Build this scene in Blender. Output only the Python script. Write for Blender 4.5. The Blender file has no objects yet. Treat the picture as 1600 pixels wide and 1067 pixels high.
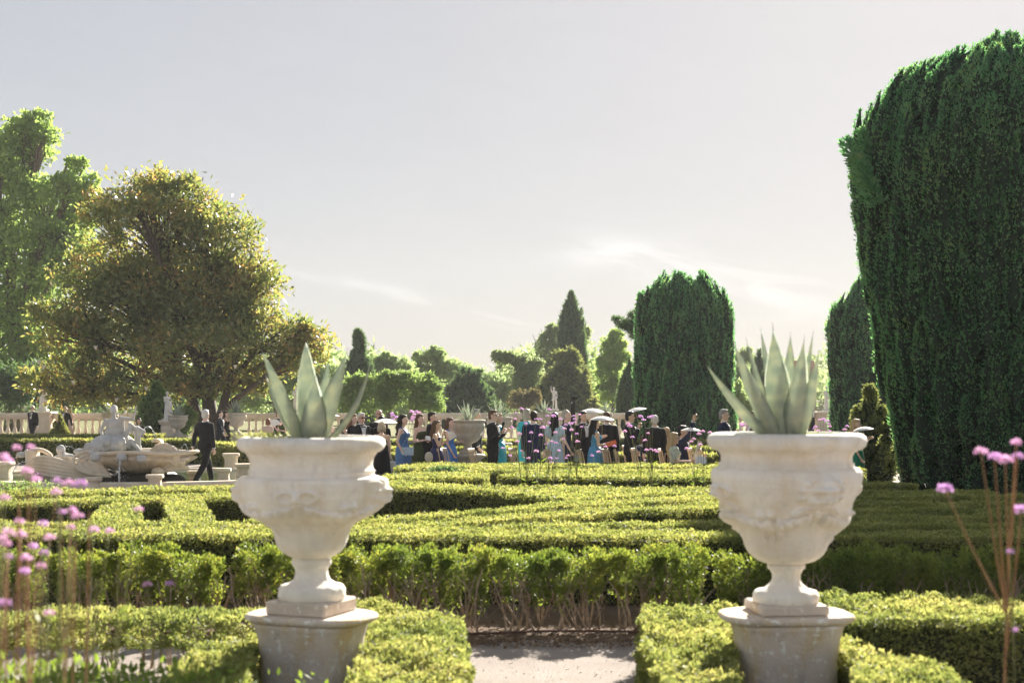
import bpy, math, random
import numpy as np
from mathutils import Vector, Matrix
from mathutils.geometry import tessellate_polygon

sc = bpy.context.scene
C = sc.collection
R = math.radians
rng = np.random.default_rng(11)
random.seed(11)

# ------------------------------------------------------------------ camera
CAM_H, FPX, HORIZON = 2.0, 2222.2, 626.0
cam_d = bpy.data.cameras.new('camera')
cam_d.lens = 50; cam_d.sensor_width = 36
cam_d.shift_y = (HORIZON - 533.5) / 1600
cam_d.clip_end = 6000; cam_d.clip_start = 0.1
cam_d.dof.use_dof = True; cam_d.dof.focus_distance = 31.0; cam_d.dof.aperture_fstop = 2.5
cam = bpy.data.objects.new('camera', cam_d)
cam.location = (0, 0, CAM_H); cam.rotation_euler = (R(90), 0, 0)
C.objects.link(cam); sc.camera = cam

# ------------------------------------------------------------------ light
SUN_EL, SUN_AZ = R(25.5), R(20)          # sun in front of the camera, to its right
S = Vector((math.sin(SUN_AZ)*math.cos(SUN_EL), math.cos(SUN_AZ)*math.cos(SUN_EL), math.sin(SUN_EL)))
sun_d = bpy.data.lights.new('sun', 'SUN'); sun_d.energy = 3.9; sun_d.angle = R(0.55); sun_d.color = (1, .93, .82)
sun = bpy.data.objects.new('sun', sun_d); sun.rotation_euler = S.to_track_quat('Z', 'Y').to_euler()
sun.location = (20, 40, 40); C.objects.link(sun)

world = bpy.data.worlds.new('World'); sc.world = world; world.use_nodes = True
wn, wl = world.node_tree.nodes, world.node_tree.links
wn.clear()
def N(t, **k):
    n = wn.new(t)
    for a, b in k.items(): setattr(n, a, b)
    return n
def wm(op, a, b=None, c=None):
    n = N('ShaderNodeMath', operation=op)
    for i, v in enumerate((a, b, c)):
        if v is None: continue
        if isinstance(v, (int, float)): n.inputs[i].default_value = v
        else: wl.new(v, n.inputs[i])
    return n.outputs[0]
sky = N('ShaderNodeTexSky', sky_type='NISHITA', sun_disc=False, sun_elevation=SUN_EL, sun_rotation=SUN_AZ,
        air_density=1.0, dust_density=1.0, ozone_density=1.2, altitude=50)
hs = N('ShaderNodeHueSaturation'); hs.inputs['Saturation'].default_value = 1.0
gm = N('ShaderNodeGamma'); gm.inputs[1].default_value = .25      # sky range compressed for more fill light: softer fall-off from the sun
tn = N('ShaderNodeMix', data_type='RGBA', blend_type='MULTIPLY'); tn.inputs[0].default_value = 1; tn.inputs[7].default_value = (1.0, .992, 1.022, 1)
wl.new(sky.outputs[0], gm.inputs[0]); wl.new(gm.outputs[0], tn.inputs[6]); wl.new(tn.outputs[2], hs.inputs['Color'])
tc = N('ShaderNodeTexCoord'); sp = N('ShaderNodeSeparateXYZ'); wl.new(tc.outputs['Generated'], sp.inputs[0])
az = wm('ARCTAN2', sp.outputs[0], sp.outputs[1]); el = wm('ARCSINE', sp.outputs[2])
cv = N('ShaderNodeCombineXYZ')                     # thin cirrus drawn out along the wind
wl.new(wm('MULTIPLY', az, 9.0), cv.inputs[0]); wl.new(wm('ADD', wm('MULTIPLY', el, 46.0), wm('MULTIPLY', az, 9.0)), cv.inputs[1])
nz = N('ShaderNodeTexNoise'); nz.inputs['Scale'].default_value = 1.0; nz.inputs['Detail'].default_value = 7; nz.inputs['Roughness'].default_value = .58; nz.inputs['Distortion'].default_value = .9
wl.new(cv.outputs[0], nz.inputs['Vector'])
mr = N('ShaderNodeMapRange', interpolation_type='SMOOTHSTEP'); mr.inputs[1].default_value = .36; mr.inputs[2].default_value = .70
wl.new(nz.outputs[0], mr.inputs[0])
def blob_mask(a0, e0, sa, se, slope):
    da = wm('SUBTRACT', az, R(a0))
    de = wm('SUBTRACT', wm('SUBTRACT', el, R(e0)), wm('MULTIPLY', da, slope))
    q = wm('ADD', wm('POWER', wm('ABSOLUTE', wm('DIVIDE', da, R(sa))), 2.0), wm('POWER', wm('ABSOLUTE', wm('DIVIDE', de, R(se))), 2.0))
    return wm('POWER', 2.718, wm('MULTIPLY', q, -1.0))
cl = wm('MULTIPLY', blob_mask(8.2, 4.9, 4.2, 1.0, -.22), 1.15)
cl = wm('ADD', cl, wm('MULTIPLY', blob_mask(3.8, 5.8, 1.9, .55, -.12), .9))
cl = wm('ADD', cl, wm('MULTIPLY', blob_mask(-2.6, 3.75, 3.2, .22, -.24), .9))
cl = wm('ADD', cl, wm('MULTIPLY', blob_mask(-6.5, 4.7, 2.4, .2, -.16), .6))
cl = wm('ADD', cl, .05)
cf = wm('MINIMUM', wm('MULTIPLY', wm('MULTIPLY', mr.outputs[0], cl), .8), .75)
mx = N('ShaderNodeMix', data_type='RGBA'); wl.new(cf, mx.inputs[0]); wl.new(hs.outputs[0], mx.inputs[6])
br = N('ShaderNodeMix', data_type='RGBA', blend_type='ADD'); br.inputs[0].default_value = 1; wl.new(hs.outputs[0], br.inputs[6]); br.inputs[7].default_value = (.75, .73, .71, 1)
wl.new(br.outputs[2], mx.inputs[7])
bg = N('ShaderNodeBackground'); bg.inputs[1].default_value = 0.074
wl.new(mx.outputs[2], bg.inputs[0])
wo = N('ShaderNodeOutputWorld'); wl.new(bg.outputs[0], wo.inputs[0])

sc.view_settings.view_transform = 'Standard'; sc.view_settings.look = 'None'
sc.view_settings.exposure = 2.35; sc.view_settings.gamma = 1.0
sc.view_settings.use_curve_mapping = False
sc.render.engine = 'CYCLES'
cy = sc.cycles
cy.max_bounces = 8; cy.diffuse_bounces = 5; cy.glossy_bounces = 2; cy.transmission_bounces = 4; cy.transparent_max_bounces = 6; cy.volume_bounces = 1
cy.caustics_reflective = False; cy.caustics_refractive = False
cy.use_adaptive_sampling = True; cy.adaptive_threshold = 0.02
cy.use_denoising = True; cy.denoiser = 'OPENIMAGEDENOISE'
cy.sample_clamp_indirect = 6

# ------------------------------------------------------------------ helpers
def W(px, Y): return (px - 800.0) / FPX * Y                      # sideways offset of an image column at a distance
def Zt(py, Y): return CAM_H - (py - HORIZON) / FPX * Y           # height of an image row at a distance
def onplane(px, py, z):                                          # ground-plan point seen at px,py lying at height z
    Y = (CAM_H - z) * FPX / (py - HORIZON); return (W(px, Y), Y)

def mesh(name, V, F, smooth=False):
    me = bpy.data.meshes.new(name)
    V = np.asarray(V, dtype=np.float32).reshape(-1, 3)
    if isinstance(F, np.ndarray):
        n, k = F.shape
        me.vertices.add(len(V)); me.vertices.foreach_set('co', V.ravel())
        me.loops.add(n*k); me.loops.foreach_set('vertex_index', F.astype(np.int32).ravel())
        me.polygons.add(n); me.polygons.foreach_set('loop_start', np.arange(0, n*k, k, dtype=np.int32))
        me.update(calc_edges=True)
    else:
        me.from_pydata([tuple(map(float, v)) for v in V], [], [tuple(f) for f in F]); me.update()
    if smooth:
        me.polygons.foreach_set('use_smooth', np.ones(len(me.polygons), dtype=bool))
    return me
def put(name, me, mat=None, parent=None, loc=None, rz=0.0, sc_=None):
    o = bpy.data.objects.new(name, me); C.objects.link(o)
    if mat is not None and me is not None and len(me.materials) == 0: me.materials.append(mat)
    if parent is not None: o.parent = parent
    if loc is not None: o.location = loc
    if rz: o.rotation_euler = (0, 0, rz)
    if sc_ is not None: o.scale = (sc_,)*3 if isinstance(sc_, (int, float)) else sc_
    return o
def obj(name, g, mat, parent=None, smooth=False, **k):
    return put(name, mesh(name, g[0], g[1], smooth), mat, parent, **k)
def tag(o, label, cat, group=None):
    o['label'] = label; o['category'] = cat
    if group: o['group'] = group
    return o
def thing(name, label, cat, loc=(0, 0, 0), rz=0.0, group=None):
    o = put(name, None, None, None, loc, rz); o.empty_display_size = .2
    return tag(o, label, cat, group)
def structure(o): o['kind'] = 'structure'; return o
def join(*gs):
    Vs, Fs, n = [], [], 0
    for V, F in gs:
        V = np.asarray(V, dtype=float).reshape(-1, 3)
        Vs.append(V); Fs += [tuple(int(i) + n for i in f) for f in F]; n += len(V)
    return np.vstack(Vs), Fs
def move(g, d=(0, 0, 0), rz=0.0, s=1.0, rx=0.0, ry=0.0):
    V = np.asarray(g[0], dtype=float).reshape(-1, 3) * np.asarray(s)
    M = np.array(Matrix.Rotation(rz, 3, 'Z') @ Matrix.Rotation(ry, 3, 'Y') @ Matrix.Rotation(rx, 3, 'X'))
    return V @ M.T + np.asarray(d), g[1]
def box(x0, x1, y0, y1, z0, z1, b=0.0):
    if b <= 0:
        V = [(x, y, z) for z in (z0, z1) for y in (y0, y1) for x in (x0, x1)]
        return np.array(V, float), [(0,2,3,1),(4,5,7,6),(0,1,5,4),(2,6,7,3),(0,4,6,2),(1,3,7,5)]
    pr = [(z0, b), (z0+b, 0), (z1-b, 0), (z1, b)]
    V = []
    for z, i in pr:
        V += [(x0+i, y0+b, z), (x0+b, y0+i, z), (x1-b, y0+i, z), (x1-i, y0+b, z), (x1-i, y1-b, z), (x1-b, y1-i, z), (x0+b, y1-i, z), (x0+i, y1-b, z)]
    F = [tuple(range(7, -1, -1)), tuple(range(24, 32))]
    for r in range(3):
        for k in range(8): F.append((r*8+k, r*8+(k+1) % 8, r*8+8+(k+1) % 8, r*8+8+k))
    return np.array(V, float), F
def lathe(prof, seg=24, cap=True, plan=None):
    """prof: (r,z) from bottom to top; plan(theta)->radius factor"""
    th = np.linspace(0, 2*np.pi, seg, endpoint=False)
    k = np.ones(seg) if plan is None else np.array([plan(t) for t in th])
    V, F = [], []
    for r, z in prof: V += [(r*kk*math.cos(t), r*kk*math.sin(t), z) for t, kk in zip(th, k)]
    n = len(prof)
    for i in range(n-1):
        for j in range(seg): F.append((i*seg+j, i*seg+(j+1) % seg, (i+1)*seg+(j+1) % seg, (i+1)*seg+j))
    if cap: F.append(tuple(range(seg-1, -1, -1))); F.append(tuple(range((n-1)*seg, n*seg)))
    return np.array(V, float), F
def basis(T):
    T = np.asarray(T, float); T = T / (np.linalg.norm(T) + 1e-9)
    a = np.array((0, 0, 1.0)) if abs(T[2]) < .9 else np.array((1.0, 0, 0))
    u = np.cross(T, a); u /= np.linalg.norm(u); v = np.cross(u, T)
    return T, u, v
def tube(pts, rad, seg=6, cap=True, flat=1.0):
    pts = np.asarray(pts, float); n = len(pts)
    rad = [rad]*n if isinstance(rad, (int, float)) else rad
    V, F = [], []
    for i in range(n):
        T = pts[min(i+1, n-1)] - pts[max(i-1, 0)]
        T, u, v = basis(T)
        for j in range(seg):
            a = 2*math.pi*j/seg
            V.append(pts[i] + rad[i]*(math.cos(a)*u + math.sin(a)*v*flat))
    for i in range(n-1):
        for j in range(seg): F.append((i*seg+j, i*seg+(j+1) % seg, (i+1)*seg+(j+1) % seg, (i+1)*seg+j))
    if cap: F.append(tuple(range(seg-1, -1, -1))); F.append(tuple(range((n-1)*seg, n*seg)))
    return np.array(V), F
def ell(c, r, seg=12, rings=8, rot=None):
    V, F = [(0, 0, -1)], []
    for i in range(1, rings):
        p = -math.pi/2 + math.pi*i/rings
        for j in range(seg):
            a = 2*math.pi*j/seg; V.append((math.cos(p)*math.cos(a), math.cos(p)*math.sin(a), math.sin(p)))
    V.append((0, 0, 1)); top = len(V)-1
    for j in range(seg):
        F.append((0, 1+(j+1) % seg, 1+j)); b = 1+(rings-2)*seg
        F.append((b+j, b+(j+1) % seg, top))
    for i in range(rings-2):
        for j in range(seg): F.append((1+i*seg+j, 1+i*seg+(j+1) % seg, 1+(i+1)*seg+(j+1) % seg, 1+(i+1)*seg+j))
    V = np.array(V)*np.asarray(r)
    if rot is not None: V = V @ np.array(rot).T
    return V + np.asarray(c), F
def cap_(p0, p1, r0, r1, seg=10, flat=1.0):
    p0, p1 = np.asarray(p0, float), np.asarray(p1, float)
    T = p1-p0; L = np.linalg.norm(T)+1e-9; T = T/L
    P_, Rr = [], []
    for a in (-.98, -.7, -.35): P_.append(p0+T*r0*a); Rr.append(r0*math.sqrt(1-a*a))
    for t in (0, .5, 1): P_.append(p0+T*L*t); Rr.append(r0+(r1-r0)*t)
    for a in (.35, .7, .98): P_.append(p1+T*r1*a); Rr.append(r1*math.sqrt(1-a*a))
    return tube(P_, Rr, seg, True, flat)
def bez(p0, p1, p2, n):
    t = np.linspace(0, 1, n)[:, None]; p0, p1, p2 = map(lambda a: np.asarray(a, float), (p0, p1, p2))
    return (1-t)**2*p0 + 2*t*(1-t)*p1 + t*t*p2
REMESH = []
def blob(name, prims, voxel, mat, parent=None, ratio=None, smooth_it=2, **k):
    """overlapping closed shapes fused into one continuous surface"""
    o = obj(name, join(*prims), mat, parent, **k)
    m = o.modifiers.new('fuse', 'REMESH'); m.mode = 'VOXEL'; m.voxel_size = voxel; m.use_smooth_shade = True
    if smooth_it: s = o.modifiers.new('ease', 'SMOOTH'); s.iterations = smooth_it; s.factor = .5
    if ratio: d = o.modifiers.new('thin', 'DECIMATE'); d.ratio = ratio
    REMESH.append(o); return o
def bake_blobs():
    dg = bpy.context.evaluated_depsgraph_get()
    done = [(o, bpy.data.meshes.new_from_object(o.evaluated_get(dg))) for o in REMESH]
    for o, me in done:
        o.modifiers.clear(); o.data = me
        me.polygons.foreach_set('use_smooth', np.ones(len(me.polygons), dtype=bool))
    REMESH.clear()

# leaves: rhombic blades, one quad each ---------------------------------
def unit(a): return a / (np.linalg.norm(a, axis=1, keepdims=True) + 1e-9)
def leaves(P_, D, L, Wd, var=.35):
    n = len(P_)
    D = unit(D); r = unit(rng.normal(size=(n, 3)))
    s = unit(np.cross(D, r)); k = (1 + var*(rng.random((n, 1))*2-1))
    l, w = L*k, Wd*k
    nn = np.cross(D, s)
    V = np.empty((n, 4, 3))
    V[:, 0] = P_; V[:, 1] = P_ + D*l*.5 + s*w*.5 + nn*w*.12; V[:, 2] = P_ + D*l; V[:, 3] = P_ + D*l*.5 - s*w*.5 + nn*w*.12
    return V.reshape(-1, 3), np.arange(n*4, dtype=np.int32).reshape(n, 4)
def blades(P_, D, L, Wd, var=.35):
    """small pointed leaves, one triangle each"""
    n = len(P_); D = unit(D); s = unit(np.cross(D, unit(rng.normal(size=(n, 3))))); k = 1+var*(rng.random((n, 1))*2-1)
    V = np.empty((n, 3, 3)); V[:, 0] = P_+s*Wd*k*.5; V[:, 1] = P_-s*Wd*k*.5; V[:, 2] = P_+D*L*k
    return V.reshape(-1, 3), np.arange(n*3, dtype=np.int32).reshape(n, 3)
def cat_leaves(*gs):
    Vs, Fs, n = [], [], 0
    for V, F in gs: Vs.append(V); Fs.append(F+n); n += len(V)
    return np.vstack(Vs), np.vstack(Fs)

# ------------------------------------------------------------------ materials
def newmat(name):
    m = bpy.data.materials.new(name); m.use_nodes = True
    nt = m.node_tree; nt.nodes.clear()
    out = nt.nodes.new('ShaderNodeOutputMaterial')
    return m, nt, nt.nodes, nt.links, out
def ramp(nd, pts):
    r = nd.new('ShaderNodeValToRGB'); e = r.color_ramp.elements
    while len(e) > 1: e.remove(e[0])
    e[0].position = pts[0][0]; e[0].color = (*pts[0][1], 1)
    for p, c in pts[1:]: x = e.new(p); x.color = (*c, 1)
    return r
def plain(name, col, rough=.7, var=.12, scale=8.0, bump=0.0, bscale=40.0, spec=.3, metal=0.0, sheen=0.0):
    m, nt, nd, lk, out = newmat(name)
    b = nd.new('ShaderNodeBsdfPrincipled'); b.inputs['Roughness'].default_value = rough
    b.inputs['Specular IOR Level'].default_value = spec; b.inputs['Metallic'].default_value = metal
    if sheen: b.inputs['Sheen Weight'].default_value = sheen
    t = nd.new('ShaderNodeTexCoord'); n = nd.new('ShaderNodeTexNoise'); n.inputs['Scale'].default_value = scale; n.inputs['Detail'].default_value = 5
    lk.new(t.outputs['Object'], n.inputs['Vector'])
    r = ramp(nd, [(.3, tuple(c*(1-var) for c in col)), (.7, tuple(min(1, c*(1+var)) for c in col))])
    lk.new(n.outputs[0], r.inputs[0]); lk.new(r.outputs[0], b.inputs['Base Color'])
    if bump:
        n2 = nd.new('ShaderNodeTexNoise'); n2.inputs['Scale'].default_value = bscale; n2.inputs['Detail'].default_value = 6; lk.new(t.outputs['Object'], n2.inputs['Vector'])
        bp = nd.new('ShaderNodeBump'); bp.inputs['Strength'].default_value = bump; bp.inputs['Distance'].default_value = .01
        lk.new(n2.outputs[0], bp.inputs['Height']); lk.new(bp.outputs[0], b.inputs['Normal'])
    lk.new(b.outputs[0], out.inputs[0]); return m
def leafmat(name, cols, trans=.42, tcol=None, rough=.45, spec=.35, patch=1.5):
    """random tint per leaf, gentle drift of tint over the plant, light through the blade"""
    m, nt, nd, lk, out = newmat(name)
    g = nd.new('ShaderNodeNewGeometry'); t = nd.new('ShaderNodeTexCoord')
    n = nd.new('ShaderNodeTexNoise'); n.inputs['Scale'].default_value = patch; n.inputs['Detail'].default_value = 3
    lk.new(t.outputs['Object'], n.inputs['Vector'])
    a = nd.new('ShaderNodeMath'); a.operation = 'MULTIPLY_ADD'; a.inputs[1].default_value = .55
    lk.new(g.outputs['Random Per Island'], a.inputs[0])
    s = nd.new('ShaderNodeMath'); s.operation = 'MULTIPLY_ADD'; s.inputs[1].default_value = 1.3; s.inputs[2].default_value = -.42
    lk.new(n.outputs[0], s.inputs[0]); lk.new(s.outputs[0], a.inputs[2])
    k = len(cols); r = ramp(nd, [(i/(k-1) if k > 1 else 0, c) for i, c in enumerate(cols)])
    lk.new(a.outputs[0], r.inputs[0])
    b = nd.new('ShaderNodeBsdfPrincipled'); b.inputs['Roughness'].default_value = rough; b.inputs['Specular IOR Level'].default_value = spec
    lk.new(r.outputs[0], b.inputs['Base Color'])
    tr = nd.new('ShaderNodeBsdfTranslucent')
    mm = nd.new('ShaderNodeMix'); mm.data_type = 'RGBA'; mm.blend_type = 'MULTIPLY'; mm.inputs[0].default_value = 1
    lk.new(r.outputs[0], mm.inputs[6]); mm.inputs[7].default_value = (*(tcol or (1.5, 1.45, .8)), 1)
    lk.new(mm.outputs[2], tr.inputs[0])
    x = nd.new('ShaderNodeMixShader'); x.inputs[0].default_value = trans
    lk.new(b.outputs[0], x.inputs[1]); lk.new(tr.outputs[0], x.inputs[2]); lk.new(x.outputs[0], out.inputs[0])
    return m
def stone(name, base, stain, dark, st=.45, dk=.35, scale=3.0, bump=.5, rough=.85, grain=60.0, spots=None, sp=.45):
    m, nt, nd, lk, out = newmat(name)
    t = nd.new('ShaderNodeTexCoord'); b = nd.new('ShaderNodeBsdfPrincipled'); b.inputs['Roughness'].default_value = rough; b.inputs['Specular IOR Level'].default_value = .2
    def noise(s, d=6, off=0.0, sz=1.0):
        mp = nd.new('ShaderNodeMapping'); mp.inputs['Location'].default_value = (off, off*.7, off*.3); mp.inputs['Scale'].default_value = (1, 1, sz); lk.new(t.outputs['Object'], mp.inputs[0])
        n = nd.new('ShaderNodeTexNoise'); n.inputs['Scale'].default_value = s; n.inputs['Detail'].default_value = d; n.inputs['Roughness'].default_value = .62
        lk.new(mp.outputs[0], n.inputs['Vector']); return n.outputs[0]
    def mask(n, a, c, amt):
        r = nd.new('ShaderNodeMapRange'); r.inputs[1].default_value = a; r.inputs[2].default_value = c; r.inputs[4].default_value = amt; lk.new(n, r.inputs[0]); return r.outputs[0]
    def mix(f, A, B):
        x = nd.new('ShaderNodeMix'); x.data_type = 'RGBA'; lk.new(f, x.inputs[0])
        for i, v in ((6, A), (7, B)):
            if isinstance(v, tuple): x.inputs[i].default_value = (*v, 1)
            else: lk.new(v, x.inputs[i])
        return x.outputs[2]
    c = mix(mask(noise(scale*.7, 4, 3.1), .35, .65, 1), tuple(v*.9 for v in base), tuple(min(1, v*1.08) for v in base))
    c = mix(mask(noise(scale, 7, 1.7, .45), .5, .72, st), c, stain)
    c = mix(mask(noise(scale*2.6, 8, 9.3, .7), .56, .72, dk), c, dark)
    c = mix(mask(noise(scale*(9 if spots is None else 5), 5, 5.5), .58, .64 if spots else .70, sp), c, spots or tuple(min(1, v*1.18) for v in base))
    lk.new(c, b.inputs['Base Color'])
    bp = nd.new('ShaderNodeBump'); bp.inputs['Strength'].default_value = bump; bp.inputs['Distance'].default_value = .012
    n1, n2 = noise(grain, 8), noise(scale*4, 8, 2.2)
    ad = nd.new('ShaderNodeMath'); ad.operation = 'ADD'; lk.new(n1, ad.inputs[0]); lk.new(n2, ad.inputs[1]); lk.new(ad.outputs[0], bp.inputs['Height'])
    lk.new(bp.outputs[0], b.inputs['Normal']); lk.new(b.outputs[0], out.inputs[0]); return m

M = {}
M['urn'] = stone('pale weathered limestone', (.88, .83, .755), (.70, .56, .37), (.50, .465, .42), .55, .38, 5.0, .6)
M['pedestal'] = stone('lichen covered limestone', (.70, .60, .51), (.66, .47, .18), (.36, .315, .275), .95, .5, 4.5, .9, spots=(.90, .87, .81), sp=.95)
M['stone'] = stone('warm garden limestone', (.70, .61, .50), (.52, .42, .28), (.34, .31, .27), .5, .35, 1.5, .4, grain=30)
M['fountain'] = stone('honey fountain limestone', (.72, .62, .49), (.52, .36, .19), (.32, .29, .25), .55, .4, 2.2, .5, grain=30)
M['grey_stone'] = stone('grey weathered lead figure', (.54, .53, .51), (.40, .385, .36), (.20, .20, .20), .5, .5, 4.0, .5, grain=40)
M['statue'] = stone('white weathered marble', (.72, .69, .64), (.52, .48, .41), (.28, .27, .26), .5, .5, 3.0, .4, grain=30)
M['old_urn'] = stone('mossy old limestone', (.50, .46, .39), (.34, .29, .14), (.16, .15, .12), .75, .6, 4.5, .6)
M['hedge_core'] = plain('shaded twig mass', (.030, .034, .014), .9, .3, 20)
M['bark'] = plain('grey brown bark', (.16, .125, .095), .9, .35, 12, .8, 40)
M['dark_bark'] = plain('dark bark', (.075, .058, .045), .9, .35, 12, .8, 40)
M['twig'] = plain('dry box stem', (.34, .26, .19), .9, .35, 30, .4, 90)
M['box_new'] = leafmat('box leaf fresh', [(.10, .14, .05), (.20, .24, .08), (.32, .335, .125), (.44, .40, .19)], .5, (1.3, 1.27, .9), .6, .18)
M['box_mid'] = leafmat('box leaf clipped', [(.10, .135, .048), (.20, .235, .076), (.32, .335, .118), (.43, .39, .17)], .5, (1.3, 1.27, .9), .6, .18)
M['box_leggy'] = leafmat('box leaf loose', [(.065, .105, .028), (.13, .18, .045), (.22, .26, .06), (.33, .29, .09)], .45, (1.4, 1.4, .8), .55, .22)
M['yew'] = leafmat('yew needle spray', [(.065, .17, .100), (.12, .27, .15), (.19, .35, .19), (.32, .37, .19)], .45, (1.4, 1.6, .9), .6, .2, 1.2)
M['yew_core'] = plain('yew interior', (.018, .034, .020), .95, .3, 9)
M['magnolia'] = leafmat('magnolia leaf', [(.10, .17, .08), (.175, .235, .10), (.26, .275, .125), (.54, .33, .16)], .52, (1.5, 1.35, .7), .3, .5, .8)
M['plane_leaf'] = leafmat('plane tree leaf', [(.19, .28, .10), (.30, .41, .145), (.42, .53, .20)], .6, (1.25, 1.25, .85), .6, .2, .4)
M['far_a'] = leafmat('olive green foliage', [(.19, .23, .14), (.28, .335, .19), (.38, .44, .25)], .55, (1.2, 1.25, .9), .6, .2, .3)
M['far_b'] = leafmat('light green foliage', [(.23, .295, .16), (.33, .41, .215), (.44, .52, .28)], .57, (1.2, 1.25, .9), .6, .2, .3)
M['far_c'] = leafmat('dark cypress foliage', [(.06, .115, .07), (.10, .165, .09), (.15, .215, .11)], .42, (1.4, 1.4, .8), .6, .2, .3)
M['far_d'] = leafmat('brown green juniper foliage', [(.13, .165, .08), (.20, .24, .11), (.28, .31, .15)], .5, (1.4, 1.3, .8), .6, .2, .3)
M['far_e'] = leafmat('grey brown twiggy foliage', [(.12, .11, .07), (.17, .15, .10), (.22, .20, .13)], .35, None, .7, .2, .3)
M['shrub'] = leafmat('glossy shrub leaf', [(.13, .205, .085), (.21, .30, .115), (.31, .385, .165)], .52, (1.3, 1.3, .85), .45, .3, .6)
M['weed'] = leafmat('soft weed leaf', [(.10, .16, .03), (.17, .24, .05), (.25, .30, .08)], .5, (1.3, 1.3, .8), .5, .3)
# ------------------------------------------------------------------ ground
def gravel(name, a, b, scale=6.0):
    m, nt, nd, lk, out = newmat(name)
    t = nd.new('ShaderNodeTexCoord'); bs = nd.new('ShaderNodeBsdfPrincipled'); bs.inputs['Roughness'].default_value = .95; bs.inputs['Specular IOR Level'].default_value = .1
    n1 = nd.new('ShaderNodeTexNoise'); n1.inputs['Scale'].default_value = scale*.25; n1.inputs['Detail'].default_value = 8
    n2 = nd.new('ShaderNodeTexNoise'); n2.inputs['Scale'].default_value = scale*14; n2.inputs['Detail'].default_value = 4
    for n in (n1, n2): lk.new(t.outputs['Object'], n.inputs['Vector'])
    r1 = ramp(nd, [(.3, a), (.7, b)]); lk.new(n1.outputs[0], r1.inputs[0])
    r2 = ramp(nd, [(.3, (.72, .72, .72)), (.55, (1, 1, 1)), (.75, (1.15, 1.12, 1.08))]); lk.new(n2.outputs[0], r2.inputs[0])
    mx_ = nd.new('ShaderNodeMix'); mx_.data_type = 'RGBA'; mx_.blend_type = 'MULTIPLY'; mx_.inputs[0].default_value = 1
    lk.new(r1.outputs[0], mx_.inputs[6]); lk.new(r2.outputs[0], mx_.inputs[7]); lk.new(mx_.outputs[2], bs.inputs['Base Color'])
    bp = nd.new('ShaderNodeBump'); bp.inputs['Strength'].default_value = .6; bp.inputs['Distance'].default_value = .02
    lk.new(n2.outputs[0], bp.inputs['Height']); lk.new(bp.outputs[0], bs.inputs['Normal']); lk.new(bs.outputs[0], out.inputs[0]); return m
M['gravel'] = gravel('pale fine gravel', (.27, .232, .205), (.345, .30, .265))
M['soil'] = gravel('dry brown soil', (.115, .078, .052), (.19, .135, .095), 9)
M['meadow'] = gravel('dry meadow', (.12, .13, .05), (.20, .19, .08), 1)
def sheet(name, x0, x1, y0, y1, z, mat):
    return structure(obj(name, (np.array([(x0,y0,z),(x1,y0,z),(x1,y1,z),(x0,y1,z)], float), np.array([[0,1,2,3]])), mat))
sheet('ground', -290, 290, -40, 400, 0, M['gravel'])
sheet('lawn', -289, 289, 72.5, 399, .006, M['meadow'])
# soil bed of the parterre with an uneven near edge
xs = np.linspace(-11, 13, 90)
near = 11.75 + .12*np.sin(xs*2.3) + .08*np.sin(xs*5.9+1) + .05*rng.normal(size=90)
V = [(x, y, .005) for x, y in zip(xs, near)] + [(x, 31.2, .005) for x in xs]
structure(obj('soil_bed', (np.array(V), [(i, i+1, 91+i, 90+i) for i in range(89)]), M['soil']))

# distant hill on the right, wooded
hv, hf = [], []
nx, ny = 40, 12
for j in range(ny):
    for i in range(nx):
        x = 10 + i*6.0; y = 190 + j*14
        h = 11*math.exp(-((x-95)/60)**2)*math.sin(math.pi*j/(ny-1)*.8) + .6*math.sin(x*.3+j)
        hv.append((x, y, max(-.3, h) if 0 < j < ny-1 else -.3))
for j in range(ny-1):
    for i in range(nx-1): hf.append((j*nx+i, j*nx+i+1, (j+1)*nx+i+1, (j+1)*nx+i))
structure(obj('hill', (np.array(hv), hf), M['meadow'], smooth=True))

# ------------------------------------------------------------------ hedges
def inset(poly, d):
    n = len(poly); out = []
    area = sum(poly[i][0]*poly[(i+1) % n][1]-poly[(i+1) % n][0]*poly[i][1] for i in range(n))
    sgn = 1 if area > 0 else -1
    for i in range(n):
        p0, p1, p2 = (np.array(poly[(i+k) % n], float) for k in (-1, 0, 1))
        e0 = (p1-p0)/(np.linalg.norm(p1-p0)+1e-9); e1 = (p2-p1)/(np.linalg.norm(p2-p1)+1e-9)
        n0 = np.array((-e0[1], e0[0]))*sgn; n1 = np.array((-e1[1], e1[0]))*sgn
        b = n0+n1; b = b/(np.linalg.norm(b)+1e-9); k = d/max(.35, b@n0)
        out.append(tuple(p1+b*k))
    return out, sgn
def wave(x, y, s=1.0):
    return (np.sin(x*3.1*s+y*1.7*s)+np.sin(x*7.3*s-y*5.1*s+1.3)+.7*np.sin(x*13.7*s+y*11.9*s+.4)+.5*np.sin(-x*23.1*s+y*19.3*s))/3.2
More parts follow.
